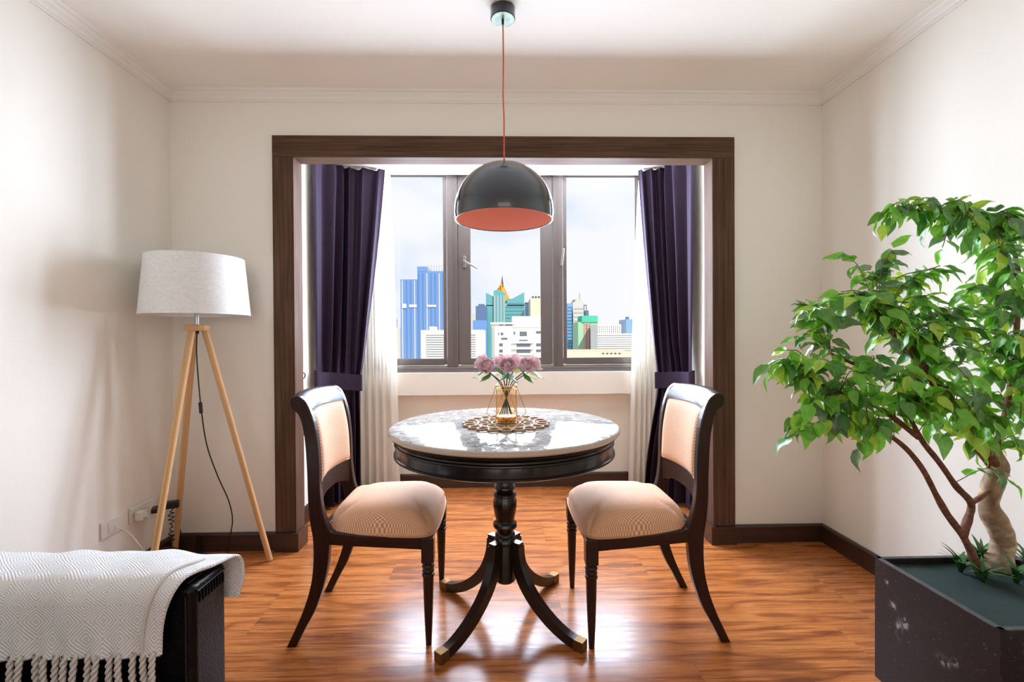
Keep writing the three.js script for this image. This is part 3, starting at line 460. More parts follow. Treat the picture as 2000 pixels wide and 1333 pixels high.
{
  const vx = .020, vz = -1.868, y0 = TOP + .0105, v = thing('flower_vase', 'amber glass cylinder vase in a gold wire cage', 'vase', [vx, y0, vz]);
  mesh('glass_cylinder', lathe([[0, .004], [.040, .004], [.0415, .006], [.0415, .140]], 40), M.amber, v);
  mesh('gold_base', lathe([[0, .0005], [.038, .0005], [.0395, .003], [.0395, .022], [.037, .0245], [0, .0245]], 36), M.gold, v);
  const q = (r, n, y, o) => Array.from({ length: n }, (_, i) => { const a = o + i / n * Math.PI * 2; return [Math.cos(a) * r, y, Math.sin(a) * r]; });
  const o = Math.PI / 6, A = q(.046, 6, .146, o), Bq = q(.079, 6, .037, 0), C = q(.05, 6, .002, o), w = [];
  for (let i = 0; i < 6; i++) { w.push(rod(A[i], A[(i + 1) % 6], .0015, .0015, 6), rod(C[i], C[(i + 1) % 6], .0015, .0015, 6)); }
  mesh('wire_rim', w, M.gold, v);
  for (let i = 0; i < 6; i++) { mesh('wire_strut', [rod(A[i], Bq[i], .0014, .0014, 6), rod(A[i], Bq[(i + 1) % 6], .0014, .0014, 6)], M.gold, v); mesh('wire_strut', [rod(Bq[i], C[i], .0014, .0014, 6), rod(Bq[(i + 1) % 6], C[i], .0014, .0014, 6)], M.gold, v); }
  mesh('wire_collar', new THREE.TorusGeometry(.0435, .0015, 6, 40).rotateX(Math.PI / 2).translate(0, .132, 0), M.gold, v);
  // peonies: layered cupped petals on wired stems that cross in the vase
  const cup = (w, h, curl, ruffle) => grid(8, 7, (u, k) => {
    const a = (u - .5) * 2, wd = w * Math.pow(Math.sin(Math.PI * (.12 + .80 * Math.pow(k, .8))), .8), ang = curl * k, r = h;
    return V(Math.sin(a * .95) * wd * .9, Math.sin(ang) / curl * r + ruffle * Math.sin(u * 19) * k * k, (1 - Math.cos(ang)) / curl * r * -1 + wd * .42 * (1 - Math.cos(a * 1.1)) * -1);
  });
  const outerP = [cup(.024, .044, .9, .0014), cup(.022, .040, 1.15, .0018)], midP = [cup(.019, .032, 1.4, .0014)], innerP = [cup(.013, .022, 1.9, .001)];
  const leafG = grid(4, 8, (u, k) => { const wd = .019 * Math.sin(Math.PI * Math.pow(k, .8)) * (1 + .2 * Math.sin(k * 26)); return V((u - .5) * 2 * wd, k * .06, -.014 * k * k + .005 * Math.abs(u - .5)); });
  seed(5);
  const peony = (label, px, py, dz, size, tone, leaves) => {
    const H = at(px, py, vz + dz), o = thing('peony', label, 'flower', [vx, y0 + .026, vz], 0, 'artificial peonies'), h = H.clone().sub(o.position);
    const foot = V(-h.x * .24, 0, -h.z * .2 + rr(-.006, .006)), mid = foot.clone().lerp(h, .5); foot.clampLength(0, .03);
    const neck = V(h.x * .82, h.y - .03, h.z * .82); mesh('stem', tube([foot, V(h.x * .06, .085, h.z * .06), V(h.x * .32, .135, h.z * .32), neck, h.clone().add(V(0, -.008, 0))], .0022, 24, 6), M.stem, o);
    const head = new THREE.Group(); head.name = 'bloom'; head.position.copy(h); const ax = V(h.x * 1.7, .10, h.z * 1.5 + (dz < 0 ? .05 : .11)).normalize(); head.quaternion.setFromUnitVectors(V(0, 1, 0), ax); head.scale.setScalar(size * 1.12); o.add(head);
    const put = (g, mat, a, tilt, y, r, sc) => { const m = mesh('petal', g, mat, head); m.position.set(Math.sin(a) * r, y, Math.cos(a) * r); m.rotation.set(0, 0, 0); m.rotation.order = 'YXZ'; m.rotation.y = a; m.rotation.x = tilt; m.scale.setScalar(sc); };
    for (let i = 0; i < 8; i++) put(outerP[i % 2], M.petals[(i + tone) % 3 === 0 ? 2 : 0], i / 8 * 6.283 + rr(-.1, .1), 1.05 + rr(-.1, .1), -.016, .012, rr(.92, 1.05));
    for (let i = 0; i < 8; i++) put(outerP[(i + 1) % 2], M.petals[i % 2 ? 0 : 2], (i + .5) / 8 * 6.283 + rr(-.1, .1), .70 + rr(-.1, .1), -.012, .010, rr(.8, .95));
    for (let i = 0; i < 7; i++) put(midP[0], M.petals[i % 3], i / 7 * 6.283 + rr(-.2, .2), .42 + rr(-.1, .1), -.006, .008, rr(.85, 1));
    for (let i = 0; i < 6; i++) put(midP[0], M.petals[i % 2 ? 1 : 0], (i + .5) / 6 * 6.283 + rr(-.2, .2), .25 + rr(-.08, .08), -.004, .012, rr(.8, .95));
    for (let i = 0; i < 7; i++) put(innerP[0], M.petals[1], i / 7 * 6.283 + rr(-.2, .2), .1 + rr(-.1, .1), .003, .006, rr(.9, 1.15));
    for (const [a, k] of leaves) { const l = mesh('leaf', leafG, M.flowerLeaf[k], o); l.position.set(h.x * .9, h.y - .026, h.z * .9); l.rotation.order = 'YXZ'; l.rotation.y = a; l.rotation.x = 2.3 + rr(-.25, .25); }
  };
  peony('pink peony leaning farthest towards the tripod lamp', 942, 708, -.01, .92, 0, [[1.7, 0], [-1.4, 0], [-2.3, 0]]);
  peony('large pink peony between the deep centre one and the lamp-side one', 953, 716, .035, .96, 1, [[-.8, 0], [-1.8, 0]]);
  peony('deep pink peony in the middle of the bunch with open ruffled face', 992, 715, .045, .98, 2, [[.2, 0], [-.7, 0], [1.1, 0]]);
  peony('pale pink peony standing at the back of the bunch on the lamp side', 976, 705, -.045, .80, 1, [[2.8, 0]]);
  peony('pale pink peony standing at the back of the bunch on the tree side', 1008, 704, -.05, .80, 0, [[3.0, 1]]);
  peony('pink peony between the deep centre one and the tree-side one', 1027, 714, .03, .92, 1, [[.9, 0], [1.8, 1]]);
  peony('pink peony leaning farthest towards the potted tree', 1044, 711, -.01, .90, 2, [[1.2, 1], [1.9, 1], [.4, 1]]);
}

// ------------------------------------------------------------------ pendant lamp
{
  const px = .015, pz = -1.868, p = thing('pendant_lamp', 'glossy black dome pendant lamp with coral inside on an orange cord', 'lamp', [px, 0, pz]), T = WALL.top;
  const can = mesh('canopy', lathe([[0, T], [.049, T], [.049, T - .040], [.047, T - .042]], 48), M.gloss, p);
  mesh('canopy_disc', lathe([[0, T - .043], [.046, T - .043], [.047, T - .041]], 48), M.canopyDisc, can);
  mesh('cord_grip', rod([0, T - .043, 0], [0, T - .062, 0], .005, .005, 12), M.blackPlastic, can);
  mesh('cord', tube([[0, T - .05, 0], [.001, 2.2, 0], [-.001, 2.08, 0], [.002, 2.0, 0], [.002, 1.85, 0], [.002, 1.80, 0]], .0028, 40, 8), M.redCord, p);
  mesh('cord_boss', lathe([[0, 1.822], [.008, 1.820], [.013, 1.812], [.015, 1.802], [0, 1.800]], 24), M.blackPlastic, p);
  const prof = (R, H, y0, n = 40) => Array.from({ length: n + 1 }, (_, i) => { const a = i / n * (Math.PI / 2 + .16) - .16; return [R * Math.cos(a), y0 + H * (Math.sin(a) + .159) / 1.159]; });
  const o = prof(.196, .226, 1.588), n = prof(.193, .222, 1.5885);
  const sh = mesh('shade', lathe(o.map(([r, y]) => [Math.max(r, .0001), y]), 96, 1), M.gloss, p);
  mesh('shade_lining', lathe(n.map(([r, y]) => [Math.max(r, .0001), y]), 96, 1), M.coral, sh);
  mesh('shade_rim', new THREE.TorusGeometry(n[0][0] + .0015, .0022, 8, 96).rotateX(Math.PI / 2).translate(0, 1.588, 0), M.gloss, sh);
  mesh('bulb_holder', rod([0, 1.80, 0], [0, 1.73, 0], .022, .02, 20), M.coral, p);
  mesh('bulb', lathe([[0, 1.655], [.016, 1.659], [.028, 1.675], [.028, 1.695], [.016, 1.715], [.013, 1.732], [0, 1.732]], 24, 1), M.whitePlastic, p);
}

// ------------------------------------------------------------------ tripod floor lamp with its cable
{
  const c = [-1.448, 0, -2.268], l = thing('floor_lamp', 'white drum-shade floor lamp on a pale wooden tripod', 'lamp', c);
  const sh = mesh('lamp_shade', [lathe([[.2255, 1.236], [.201, 1.508]], 64), lathe([[.2235, 1.236], [.199, 1.508]], 64)], M.linen, l);
  mesh('shade_hoop', [new THREE.TorusGeometry(.2245, .0022, 6, 64).rotateX(Math.PI / 2).translate(0, 1.237, 0), new THREE.TorusGeometry(.2, .0022, 6, 64).rotateX(Math.PI / 2).translate(0, 1.507, 0)], M.linen, sh);
  mesh('shade_spider', [0, 1, 2].map((i) => rod([0, 1.262, 0], [Math.cos(i * 2.094) * .2225, 1.262, Math.sin(i * 2.094) * .2225], .0016, .0016, 6)), M.steel, sh);
  mesh('socket', [rod([0, 1.185, 0], [0, 1.25, 0], .0095, .0095, 16), rod([0, 1.25, 0], [0, 1.30, 0], .017, .017, 16)], M.steel, l);
  mesh('bulb', new THREE.SphereGeometry(.03, 20, 14).scale(1, 1.2, 1).translate(0, 1.335, 0), M.whitePlastic, l);
  mesh('hub', metric(lathe([[0, 1.192], [.046, 1.192], [.052, 1.188], [.053, 1.166], [.050, 1.161], [0, 1.161]], 40), 'x'), M.pine, l);
  const th = .407, R = .30;
  for (let k = 0; k < 3; k++) {
    const a = th + k * 2 * Math.PI / 3, d = V(Math.cos(a), 0, -Math.sin(a)), top = [d.x * .032, 1.166, d.z * .032], foot = [d.x * R, .004, d.z * R];
    const n = V(...foot).sub(V(...top)).normalize(), g = new THREE.CylinderGeometry(.0155, .0135, V(...top).distanceTo(V(...foot)), 16); const uvs = g.attributes.uv; for (let i = 0; i < uvs.count; i++) uvs.setXY(i, uvs.getY(i) * 1.2, uvs.getX(i) * .1);
    g.applyQuaternion(new THREE.Quaternion().setFromUnitVectors(V(0, -1, 0), n)).translate(...V(...top).add(V(...foot)).multiplyScalar(.5).toArray()); mesh('leg', g, M.pine, l);
  }
  const rel = (u, v, z) => at(u, v, z).sub(V(...c)).toArray();
  const cord = mesh('cord', tube([[0, 1.17, 0], rel(384, 690, -2.27), rel(389, 760, -2.28), rel(393, 800, -2.29), rel(404, 870, -2.32), rel(425, 930, -2.36), rel(447, 980, -2.40), rel(454, 1015, -2.43), rel(450, 1045, -2.45), rel(444, 1070, -2.44), [.02, .006, -.19], [-.12, .006, -.205], [-.2, .05, -.21], [-.25, .2, -.205]], .0028, 120, 6), M.blackPlastic, l);
  mesh('inline_switch', new RoundedBoxGeometry(.014, .055, .013, 3, .004).rotateZ(.07).translate(...rel(392, 797, -2.288)), M.blackPlastic, cord);
  mesh('grommet', rod([.002, 1.162, 0], [.002, 1.148, 0], .007, .006, 12), M.blackPlastic, l);
}
// sockets, plugs and cables on the lamp side wall
{
  const x = WALL.left + .0005;
  const plate = (name, label, z0, z1, y0, y1) => { const o = thing(name, label, 'socket', [x, (y0 + y1) / 2, (z0 + z1) / 2], 0, 'wall sockets'); mesh('cover_plate', rbox(0, .009, -(y1 - y0) / 2, (y1 - y0) / 2, -(z1 - z0) / 2, (z1 - z0) / 2, .003), M.whitePlastic, o); mesh('socket_insert', rbox(.009, .011, -.022, .022, -.034, .034, .001), M.whitePlastic, o); return o; };
  plate('wall_socket', 'cream double wall socket with a thin white cable plugged in', -2.188, -2.054, .256, .328);
  plate('wall_socket', 'cream wall socket with a white adapter in it behind the tripod leg', -2.395, -2.21, .262, .334);
  const ad = thing('plug_adapter', 'small white travel plug adapter in the socket behind the tripod leg', 'plug', [x + .012, .292, -2.245]);
  mesh('adapter_body', rbox(0, .04, -.022, .022, -.02, .02, .006), M.whitePlastic, ad); mesh('adapter_neck', rod([.04, 0, 0], [.052, .003, 0], .014, .013, 16), M.whitePlastic, ad);
  const bp = thing('power_adapter', 'black plug-in power adapter hanging above a bundled cable', 'adapter', [x + .066, .305, -2.262]);
  mesh('adapter_body', new RoundedBoxGeometry(.034, .024, .052, 3, .006).rotateY(.5).translate(.012, .002, -.014), M.blackPlastic, bp); mesh('adapter_block', new RoundedBoxGeometry(.062, .034, .034, 3, .006).rotateY(.45).translate(.060, .012, -.052), M.blackPlastic, bp);
  const bun = []; for (let i = 0; i < 46; i++) bun.push([.062 + .010 * Math.sin(i * .9), -.02 - i * .0032, -.045 + .008 * Math.cos(i * 1.1)]);
  mesh('cable_bundle', tube([[.07, 0, -.06], [.066, -.012, -.05], ...bun, [.07, -.20, -.04], [.11, -.235, -.02]], .0026, 220, 5), M.blackPlastic, bp);
  const wc = tag(mesh('white_cable', tube([[x + .012, .292, -2.118], [x + .03, .285, -2.118], [x + .07, .262, -2.12], [x + .11, .20, -2.13], [x + .13, .15, -2.15], [x + .17, .118, -2.16], [x + .175, .09, -2.15], [x + .15, .02, -2.12], [x + .12, .004, -2.0], [x + .12, .004, -1.8]], .0021, 90, 6), M.whitePlastic), 'thin white charging cable drooping from the double socket', 'cable');
  const bc = tag(mesh('black_cable', tube([[x + .20, .004, -2.33], [x + .17, .10, -2.3], [x + .14, .135, -2.25], [x + .1, .118, -2.2], [x + .06, .07, -2.12], [x + .045, .004, -2.04], [x + .05, .004, -1.85]], .0026, 70, 6), M.blackPlastic), 'black cable looping over the skirting beside the tripod legs', 'cable');
  const st = thing('cable_tidy', 'slim black upright cable holder against the skirting by the tripod leg', 'cable holder', [-1.585, 0, -2.475]);
  mesh('holder_post', new RoundedBoxGeometry(.018, .10, .012, 3, .005).translate(0, .0505, 0), M.blackPlastic, st); mesh('holder_foot', rbox(-.02, .02, 0, .006, -.012, .02, .002), M.blackPlastic, st);
}

// ------------------------------------------------------------------ sofa and throw
{
  const zn = -1.03, zfar = -1.155, xr = -.672, top = .582, s = thing('sofa', 'black leather sofa whose arm end carries the throw', 'sofa', [-1.2, 0, -.4]);
  const b = (x0, x1, y0, y1, z0, z1, r) => new RoundedBoxGeometry(x1 - x0, y1 - y0, z1 - z0, 4, r).translate((x0 + x1) / 2 + 1.2, (y0 + y1) / 2, (z0 + z1) / 2 + .4);
  const arm = mesh('arm', metric(b(-1.70, xr, .06, top, zfar, zn, .016)), M.leather, s);
  const seam = (pts) => tube(pts.map(([x, y, z]) => [x + 1.2, y, z + .4]), .0022, 30, 6);
  mesh('seam', [seam([[xr + .001, top - .016, zn - .012], [xr + .001, top - .016, zfar + .012]]), seam([[xr - .016, top - .02, zn + .001], [xr - .016, .1, zn + .001]]), seam([[xr - .02, top + .001, zn - .012], [xr - .02, top + .001, zfar + .012]])], M.thread, arm);
  for (let i = 0; i < 9; i++) { const z = lerp(zn - .02, zfar + .02, i / 8); mesh('pleat', seam([[xr - .003, top - .012, z], [xr + .0012, top - .024, z - .002], [xr + .0006, top - .045, z - .003]]), M.leather, arm); }
  mesh('arm', metric(b(-1.70, xr, .06, top, .78, .905, .016)), M.leather, s);
  mesh('seat_cushion', metric(b(-1.50, xr - .01, .18, .335, zn + .003, -.127, .04)), M.leather, s); mesh('seat_cushion', metric(b(-1.50, xr - .01, .18, .335, -.123, .777, .04)), M.leather, s);
  mesh('backrest', metric(b(-1.705, -1.48, .06, .76, zn + .004, .776, .05)), M.leather, s);
  mesh('base', metric(b(-1.68, xr - .03, .05, .21, zn, .776, .01)), M.leather, s);
  for (const [x, z] of [[-1.6, zfar + .06], [-.76, zfar + .06], [-1.6, .84], [-.76, .84]]) mesh('foot', b(x - .03, x + .03, 0, .062, z - .03, z + .03, .004), M.thread, s);
  // the throw lies over the arm: a woven sheet with a doubled edge and a twisted fringe
  const X0 = -1.46, tw = thing('throw_blanket', 'pale grey diamond-weave throw with twisted fringe draped over the sofa arm', 'blanket', [-1.0, .582, -1.09]);
  const rel = (p) => p.sub(V(-1.0, .582, -1.09));
  // path over the arm from the hem in front, up, across and down behind: [z, y, right edge x]
  const path = [[-1.010, .452, -.727], [-1.011, .50, -.724], [-1.012, .545, -.715], [-1.016, .575, -.704], [-1.030, .595, -.694], [-1.06, .602, -.682], [-1.09, .604, -.668], [-1.125, .602, -.662], [-1.16, .594, -.655], [-1.178, .575, -.652], [-1.182, .545, -.651], [-1.18, .515, -.652], [-1.177, .48, -.66]];
  const C = new THREE.CatmullRomCurve3(path.map(([z, y, x]) => V(x, y, z)), false, 'centripetal');
  const layer = (off, inset, v0, v1, x0 = X0) => {
    const f = (u, v) => {
      const k = lerp(v0, v1, v), p = C.getPoint(k), tg = C.getTangent(k), n = V(0, -tg.z, tg.y).normalize().negate(), right = p.x - inset, x = lerp(x0, right, u), near = smooth(x, -.86, right);
      const wave = .0035 * Math.sin(x * 31 + k * 7) + .003 * Math.sin(x * 57 - k * 11 + 1), lift = .012 * near * Math.exp(-(((k - .62) / .2) ** 2)) + .006 * near * smooth(k, .7, 1), hemw = (1 - smooth(k, 0, .12)) * .004 * Math.sin(x * 120);
      n.normalize(); const q = p.clone(); q.x = x; q.addScaledVector(n, off + wave * .6 + lift + hemw); return rel(q);
    };
    return [f, grid(110, 56, f, (u, v) => { const k = lerp(v0, v1, v), p = C.getPoint(k); return [lerp(x0, p.x - inset, u), k * .52]; })];
  };
  const sgn = (() => { const tg = C.getTangent(.1), n = V(0, -tg.z, tg.y).negate(); return n.z > 0 ? 1 : -1; })();
  const [fo, upper] = layer(sgn * .011, 0, 0, 1), [fi, lower] = layer(sgn * .003, 0, 0, 1);
  const edge = []; for (let i = 0; i <= 56; i++) { const a = fo(1, i / 56), d = fi(1, i / 56), m = a.clone().add(d).multiplyScalar(.5); m.x += .005; edge.push([a, m, d]); }
  const hemE = []; for (let i = 0; i <= 110; i++) { const a = fo(i / 110, 0), d = fi(i / 110, 0), m = a.clone().add(d).multiplyScalar(.5); m.y -= .005; hemE.push([a, m, d]); }
  const cloth = mesh('woven_cloth', [upper, lower, skin(edge, false, false), skin(hemE, false, false)], M.throw, tw);
  const [ff, fold] = layer(sgn * .0135, .034, .0, .55, -.9);
  const foldEdge = []; for (let i = 0; i <= 40; i++) { const a = ff(1, i / 40); foldEdge.push(a); }
  mesh('folded_edge', tube(foldEdge, .0035, 60, 8), M.tassel, cloth);
  // fringe: twisted cords hanging from the front hem
  seed(31);
  for (let i = 0; i < 26; i++) {
    const x = -1.30 + i * .0226 + rr(-.002, .002), u = (x - X0) / (-.727 - X0), h = fo(clamp(u, 0, 1), .004), g = [], len = rr(.085, .10), sw = rr(-.012, .012), k = rr(0, 6);
    for (let s = 0; s < 2; s++) { const pts = []; for (let j = 0; j <= 12; j++) { const q = j / 12, a = q * 22 + s * Math.PI + k; pts.push([h.x + Math.cos(a) * .0034 + sw * q * q, h.y + .006 - q * len, h.z + .001 + Math.sin(a) * .0034 + .004 * Math.sin(q * 3)]); } g.push(tube(pts, .0042, 26, 5)); }
    mesh('tassel', g, M.tassel, cloth);
  }
}

// ------------------------------------------------------------------ planter and tree
const POT = { x0: 1.223, x1: 1.69, z0: -1.505, z1: -1.118, h: .394 };
{
  const cx = (POT.x0 + POT.x1) / 2, cz = (POT.z0 + POT.z1) / 2, hx = (POT.x1 - POT.x0) / 2, hz = (POT.z1 - POT.z0) / 2, h = POT.h, t = .014;
  const p = thing('planter_box', 'scuffed black wooden planter box holding the artificial tree', 'planter', [cx, 0, cz]);
  const wall = (x0, x1, z0, z1, flip) => { const g = box(x0, x1, 0, h - .004, z0, z1); return g; };
  mesh('side_panel', wall(-hx, -hx + t, -hz, hz), M.planter, p); mesh('side_panel', wall(hx - t, hx, -hz, hz), M.planter, p); mesh('front_panel', wall(-hx + t, hx - t, hz - t, hz), M.planter, p); mesh('back_panel', wall(-hx + t, hx - t, -hz, -hz + t), M.planter, p);
  mesh('rim', [rbox(-hx, -hx + t + .002, h - .004, h, -hz, hz, .001), rbox(hx - t - .002, hx, h - .004, h, -hz, hz, .001), rbox(-hx, hx, h - .004, h, hz - t, hz, .001), rbox(-hx, hx, h - .004, h, -hz, -hz + t, .001)], M.planterRim, p);
  const G = new THREE.PlaneGeometry(2 * hx - 2 * t, 2 * hz - 2 * t, 30, 30).rotateX(-Math.PI / 2), q = G.attributes.position; for (let i = 0; i < q.count; i++) q.setY(i, h - .021 + .006 * (fbm(q.getX(i) + .5, q.getZ(i) + .5, 7, 7, 3, 211) - .35)); G.computeVertexNormals(); mesh('green_mat', G, M.felt, p);
}
{
  const base = V(1.535, POT.h - .0155, -1.43), tr = thing('artificial_tree', 'leafy artificial ficus tree with twisted bare trunk', 'tree', base.toArray());
  const rel = (u, v, z) => at(u, v, z).sub(base), limbs = [];
  const limb = (name, pts, r0, r1, mat, seg = 40) => {
    const c = new THREE.CatmullRomCurve3(pts.map(([u, v, z]) => rel(u, v, z)), false, 'centripetal'), P = c.getPoints(seg), rings = [];
    const up = V(.3, .2, 1).normalize();
    P.forEach((p, i) => { const T = c.getTangent(i / seg), a = V().crossVectors(T, up).normalize(), b = V().crossVectors(T, a).normalize(), k = i / seg, r = lerp(r0, r1, Math.pow(k, .8)) * (1 + .07 * Math.sin(i * .45) + .03 * Math.sin(i * 1.3 + 1)); rings.push(Array.from({ length: 14 }, (_, j) => { const q = j / 14 * Math.PI * 2, rad = r * (1 + .1 * Math.sin(q * 3 + i * .35) + .06 * Math.sin(q * 5 - i * .5)); const e = p.clone().addScaledVector(a, Math.cos(q) * rad).addScaledVector(b, Math.sin(q) * rad); e.y = Math.max(e.y, 0); return e; })); });
    const g = skin(rings, true, true); const uv = g.attributes.uv; for (let i = 0; i < uv.count; i++) uv.setXY(i, uv.getY(i) * 5, uv.getX(i) * 4); mesh(name, g, mat, tr); limbs.push(...P); return c;
  };
  limb('trunk', [[1957, 1128, -1.44], [1955, 1090, -1.44], [1958, 1062, -1.44], [1948, 1025, -1.435], [1932, 985, -1.43], [1938, 950, -1.42], [1948, 910, -1.42], [1935, 872, -1.40]], .036, .022, M.bark);
  limb('branch', [[1940, 905, -1.42], [1905, 860, -1.40], [1860, 790, -1.38], [1805, 720, -1.36], [1760, 665, -1.36], [1715, 622, -1.37]], .019, .008, M.barkRed);
  limb('branch', [[1938, 890, -1.41], [1960, 830, -1.38], [1975, 740, -1.36], [1985, 640, -1.36], [1990, 540, -1.38], [1965, 460, -1.40], [1900, 425, -1.41], [1830, 412, -1.42], [1770, 415, -1.42]], .010, .003, M.barkRed);
  limb('thin_trunk', [[1918, 1130, -1.40], [1900, 1085, -1.40], [1880, 1048, -1.395], [1850, 1005, -1.39], [1825, 960, -1.385], [1800, 915, -1.38], [1765, 872, -1.38], [1700, 825, -1.38]], .012, .006, M.barkRed);
  limb('branch', [[1880, 1048, -1.395], [1893, 1010, -1.40], [1896, 985, -1.40], [1868, 950, -1.38], [1835, 905, -1.36], [1800, 860, -1.35], [1770, 800, -1.34]], .012, .006, M.barkRed);
  limb('branch', [[1896, 985, -1.40], [1915, 972, -1.40], [1940, 955, -1.41]], .007, .006, M.barkRed, 12);
  limb('branch', [[1810, 725, -1.36], [1760, 745, -1.37], [1690, 720, -1.40], [1620, 690, -1.43]], .008, .004, M.barkRed, 24);
  limb('branch', [[1795, 855, -1.35], [1720, 800, -1.36], [1650, 770, -1.39], [1585, 745, -1.42]], .008, .003, M.barkRed, 24);
  // foliage: twigs reach from the limbs into the crown, leaves droop off them on both sides
  const leafGeo = [0, 1, 2].map((k) => grid(4, 6, (u, v) => { const a = (u - .5) * 2, w = (.0178 + .0014 * k) * Math.pow(Math.sin(Math.PI * Math.pow(v, .72)), .85) * (1 - .25 * v); return V(a * w, .003 * Math.sin(v * 9 + k) + .006 * Math.abs(a) * Math.sin(Math.PI * v) - (.006 + .006 * k) * v * v * 1.6, v * .060); }));
  seed(2024);
  // [centre u, v, distance, half width, half height (frame pixels), half depth (m), twigs]
  const clumps = [[1585, 700, 1.43, 70, 50, .08, 9], [1640, 770, 1.39, 100, 70, .10, 12], [1720, 820, 1.36, 110, 60, .10, 11], [1640, 610, 1.40, 85, 36, .08, 10], [1740, 650, 1.37, 90, 70, .11, 11], [1850, 690, 1.34, 110, 80, .12, 13], [1720, 500, 1.40, 60, 50, .06, 4], [1780, 420, 1.42, 75, 26, .06, 6], [1890, 430, 1.40, 85, 36, .09, 11], [1960, 540, 1.38, 55, 90, .10, 11], [1880, 790, 1.36, 110, 60, .12, 11], [1950, 880, 1.37, 60, 50, .10, 5], [1560, 830, 1.41, 26, 26, .05, 3], [1950, 660, 1.33, 70, 60, .12, 7], [1820, 560, 1.38, 70, 46, .08, 5], [1890, 480, 1.43, 60, 40, .06, 4], [1530, 715, 1.44, 30, 20, .04, 4], [1600, 800, 1.38, 70, 50, .07, 6], [1700, 720, 1.31, 90, 50, .06, 8], [1790, 770, 1.29, 90, 60, .06, 8], [1700, 590, 1.35, 80, 40, .07, 6], [1860, 600, 1.33, 90, 50, .08, 6], [1960, 440, 1.36, 50, 40, .08, 6], [1820, 400, 1.43, 60, 16, .05, 4], [1900, 860, 1.33, 80, 40, .06, 5], [1980, 770, 1.33, 50, 70, .08, 7], [1975, 620, 1.31, 45, 50, .06, 5], [1850, 640, 1.29, 70, 50, .05, 5]];
  const places = [], twigs = [], X = V(1, 0, 0), down = V(0, -1, 0);
  for (const [cu, cv, d, hu, hv, hd, n] of clumps) for (let i = 0; i < n; i++) {
    const a = rr(0, 6.283), q = Math.sqrt(rnd()), tip = rel(cu + Math.cos(a) * q * hu, cv + Math.sin(a) * q * hv, -(d + rr(-hd, hd)));
    let best = limbs[0], bd = 1e9; for (const p of limbs) { const e = p.distanceTo(tip) + (p.y > tip.y + .1 ? .2 : 0); if (e < bd && p.y > .22) { bd = e; best = p; } }
    const start = bd > .26 ? best.clone().lerp(tip, .25) : best, mid = start.clone().lerp(tip, .55).add(V(rr(-.02, .02), .03 + .05 * bd, rr(-.02, .02)));
    const c = new THREE.CatmullRomCurve3([best.clone(), mid, tip], false, 'centripetal'); twigs.push(new THREE.TubeGeometry(c, 8, .0015, 4));
    const len = c.getLength(), m = clamp(Math.round(len / .021), 6, 11);
    for (let j = 0; j < m; j++) {
      const k = lerp(1 - Math.min(.85, .15 / len), 1, j / (m - 1)), p = c.getPoint(k), T = c.getTangent(k), side = (j % 2 ? 1 : -1), lat = V().crossVectors(T, V(0, 1, 0)).normalize().multiplyScalar(side);
      const dir = T.clone().multiplyScalar(j === m - 1 ? 1 : rr(.3, .8)).addScaledVector(lat, j === m - 1 ? rr(-.3, .3) : rr(.5, 1)).addScaledVector(down, rr(-.15, 1.0)).normalize();
      const nrm = V(rr(-.75, .75), 1, rr(-.5, .95)).normalize(), x = V().crossVectors(nrm, dir).normalize(), y = V().crossVectors(dir, x).normalize();
      const s = rr(.72, 1.2), mtx = new THREE.Matrix4().makeBasis(x.multiplyScalar(s * rr(.9, 1.1)), y.multiplyScalar(s), dir.clone().multiplyScalar(s)).setPosition(p.clone().addScaledVector(dir, .006));
      const r = rnd(), kind = r < .36 ? 0 : r < .60 ? 1 : r < .74 ? 2 : r < .89 ? 3 : 4; places.push({ m: mtx, kind, g: Math.floor(rr(0, 3)), near: p.z + base.z });
    }
  }
  mesh('twigs', twigs, M.twig, tr).userData.kind = 'stuff';
  const maxX = WALL.right - .02 - base.x; const inside = places.filter((q) => { const e = q.m.elements; return e[12] + Math.max(0, e[8]) * .056 < maxX - .012; });
  inside.sort((a, b) => b.near - a.near);
  inside.forEach((q, i) => { if (i < 300) { const m = mesh('leaf', leafGeo[q.g], M.leaves[q.kind], tr); m.applyMatrix4(q.m); } });
  for (let k = 0; k < 5; k++) { const rest = inside.slice(300).filter((q) => q.kind === k).map((q) => leafGeo[q.g].clone().applyMatrix4(q.m)); if (rest.length) mesh('farther_leaves', rest, M.leaves[k], tr).userData.kind = 'stuff'; }
  console.log('leaves', inside.length);
  // spiky plastic tufts on the mat round the trunk
  const blade = grid(2, 7, (u, v) => { const w = .0085 * Math.pow(1 - v, .6) * (.55 + .9 * Math.min(v * 3, 1) * .5); return V((u - .5) * 2 * w, v * .085 - .03 * v * v, v * v * .055 + .002 * Math.abs(u - .5)); });
  seed(9);
  [[1876, 1108, -1.43, 'tuft at the corner-wall side of the thin trunk'], [1918, 1080, -1.475, 'tuft standing behind the two trunks'], [2012, 1115, -1.43, 'tuft on the far side of the thick trunk'], [1920, 1148, -1.37, 'tuft lying flat in front of the trunks'], [1985, 1158, -1.36, 'tuft in front of the thick trunk near the planter rim']].forEach(([u, v, z, w], i) => {
    const p = at(u, v, z), o = thing('grass_tuft', 'spiky dark green plastic ' + w, 'plant', [p.x, POT.h - .017, p.z], 0, 'plastic grass tufts');
    const n = i === 3 ? 12 : 17; for (let j = 0; j < n; j++) { const m = mesh('blade', blade, M.grassBlade, o); m.rotation.order = 'YXZ'; m.rotation.y = j / n * 6.283 + rr(-.3, .3); m.rotation.x = rr(-.3, .4) + (i === 3 ? .1 : 0); m.scale.setScalar(rr(.85, 1.25)); }
  });
}

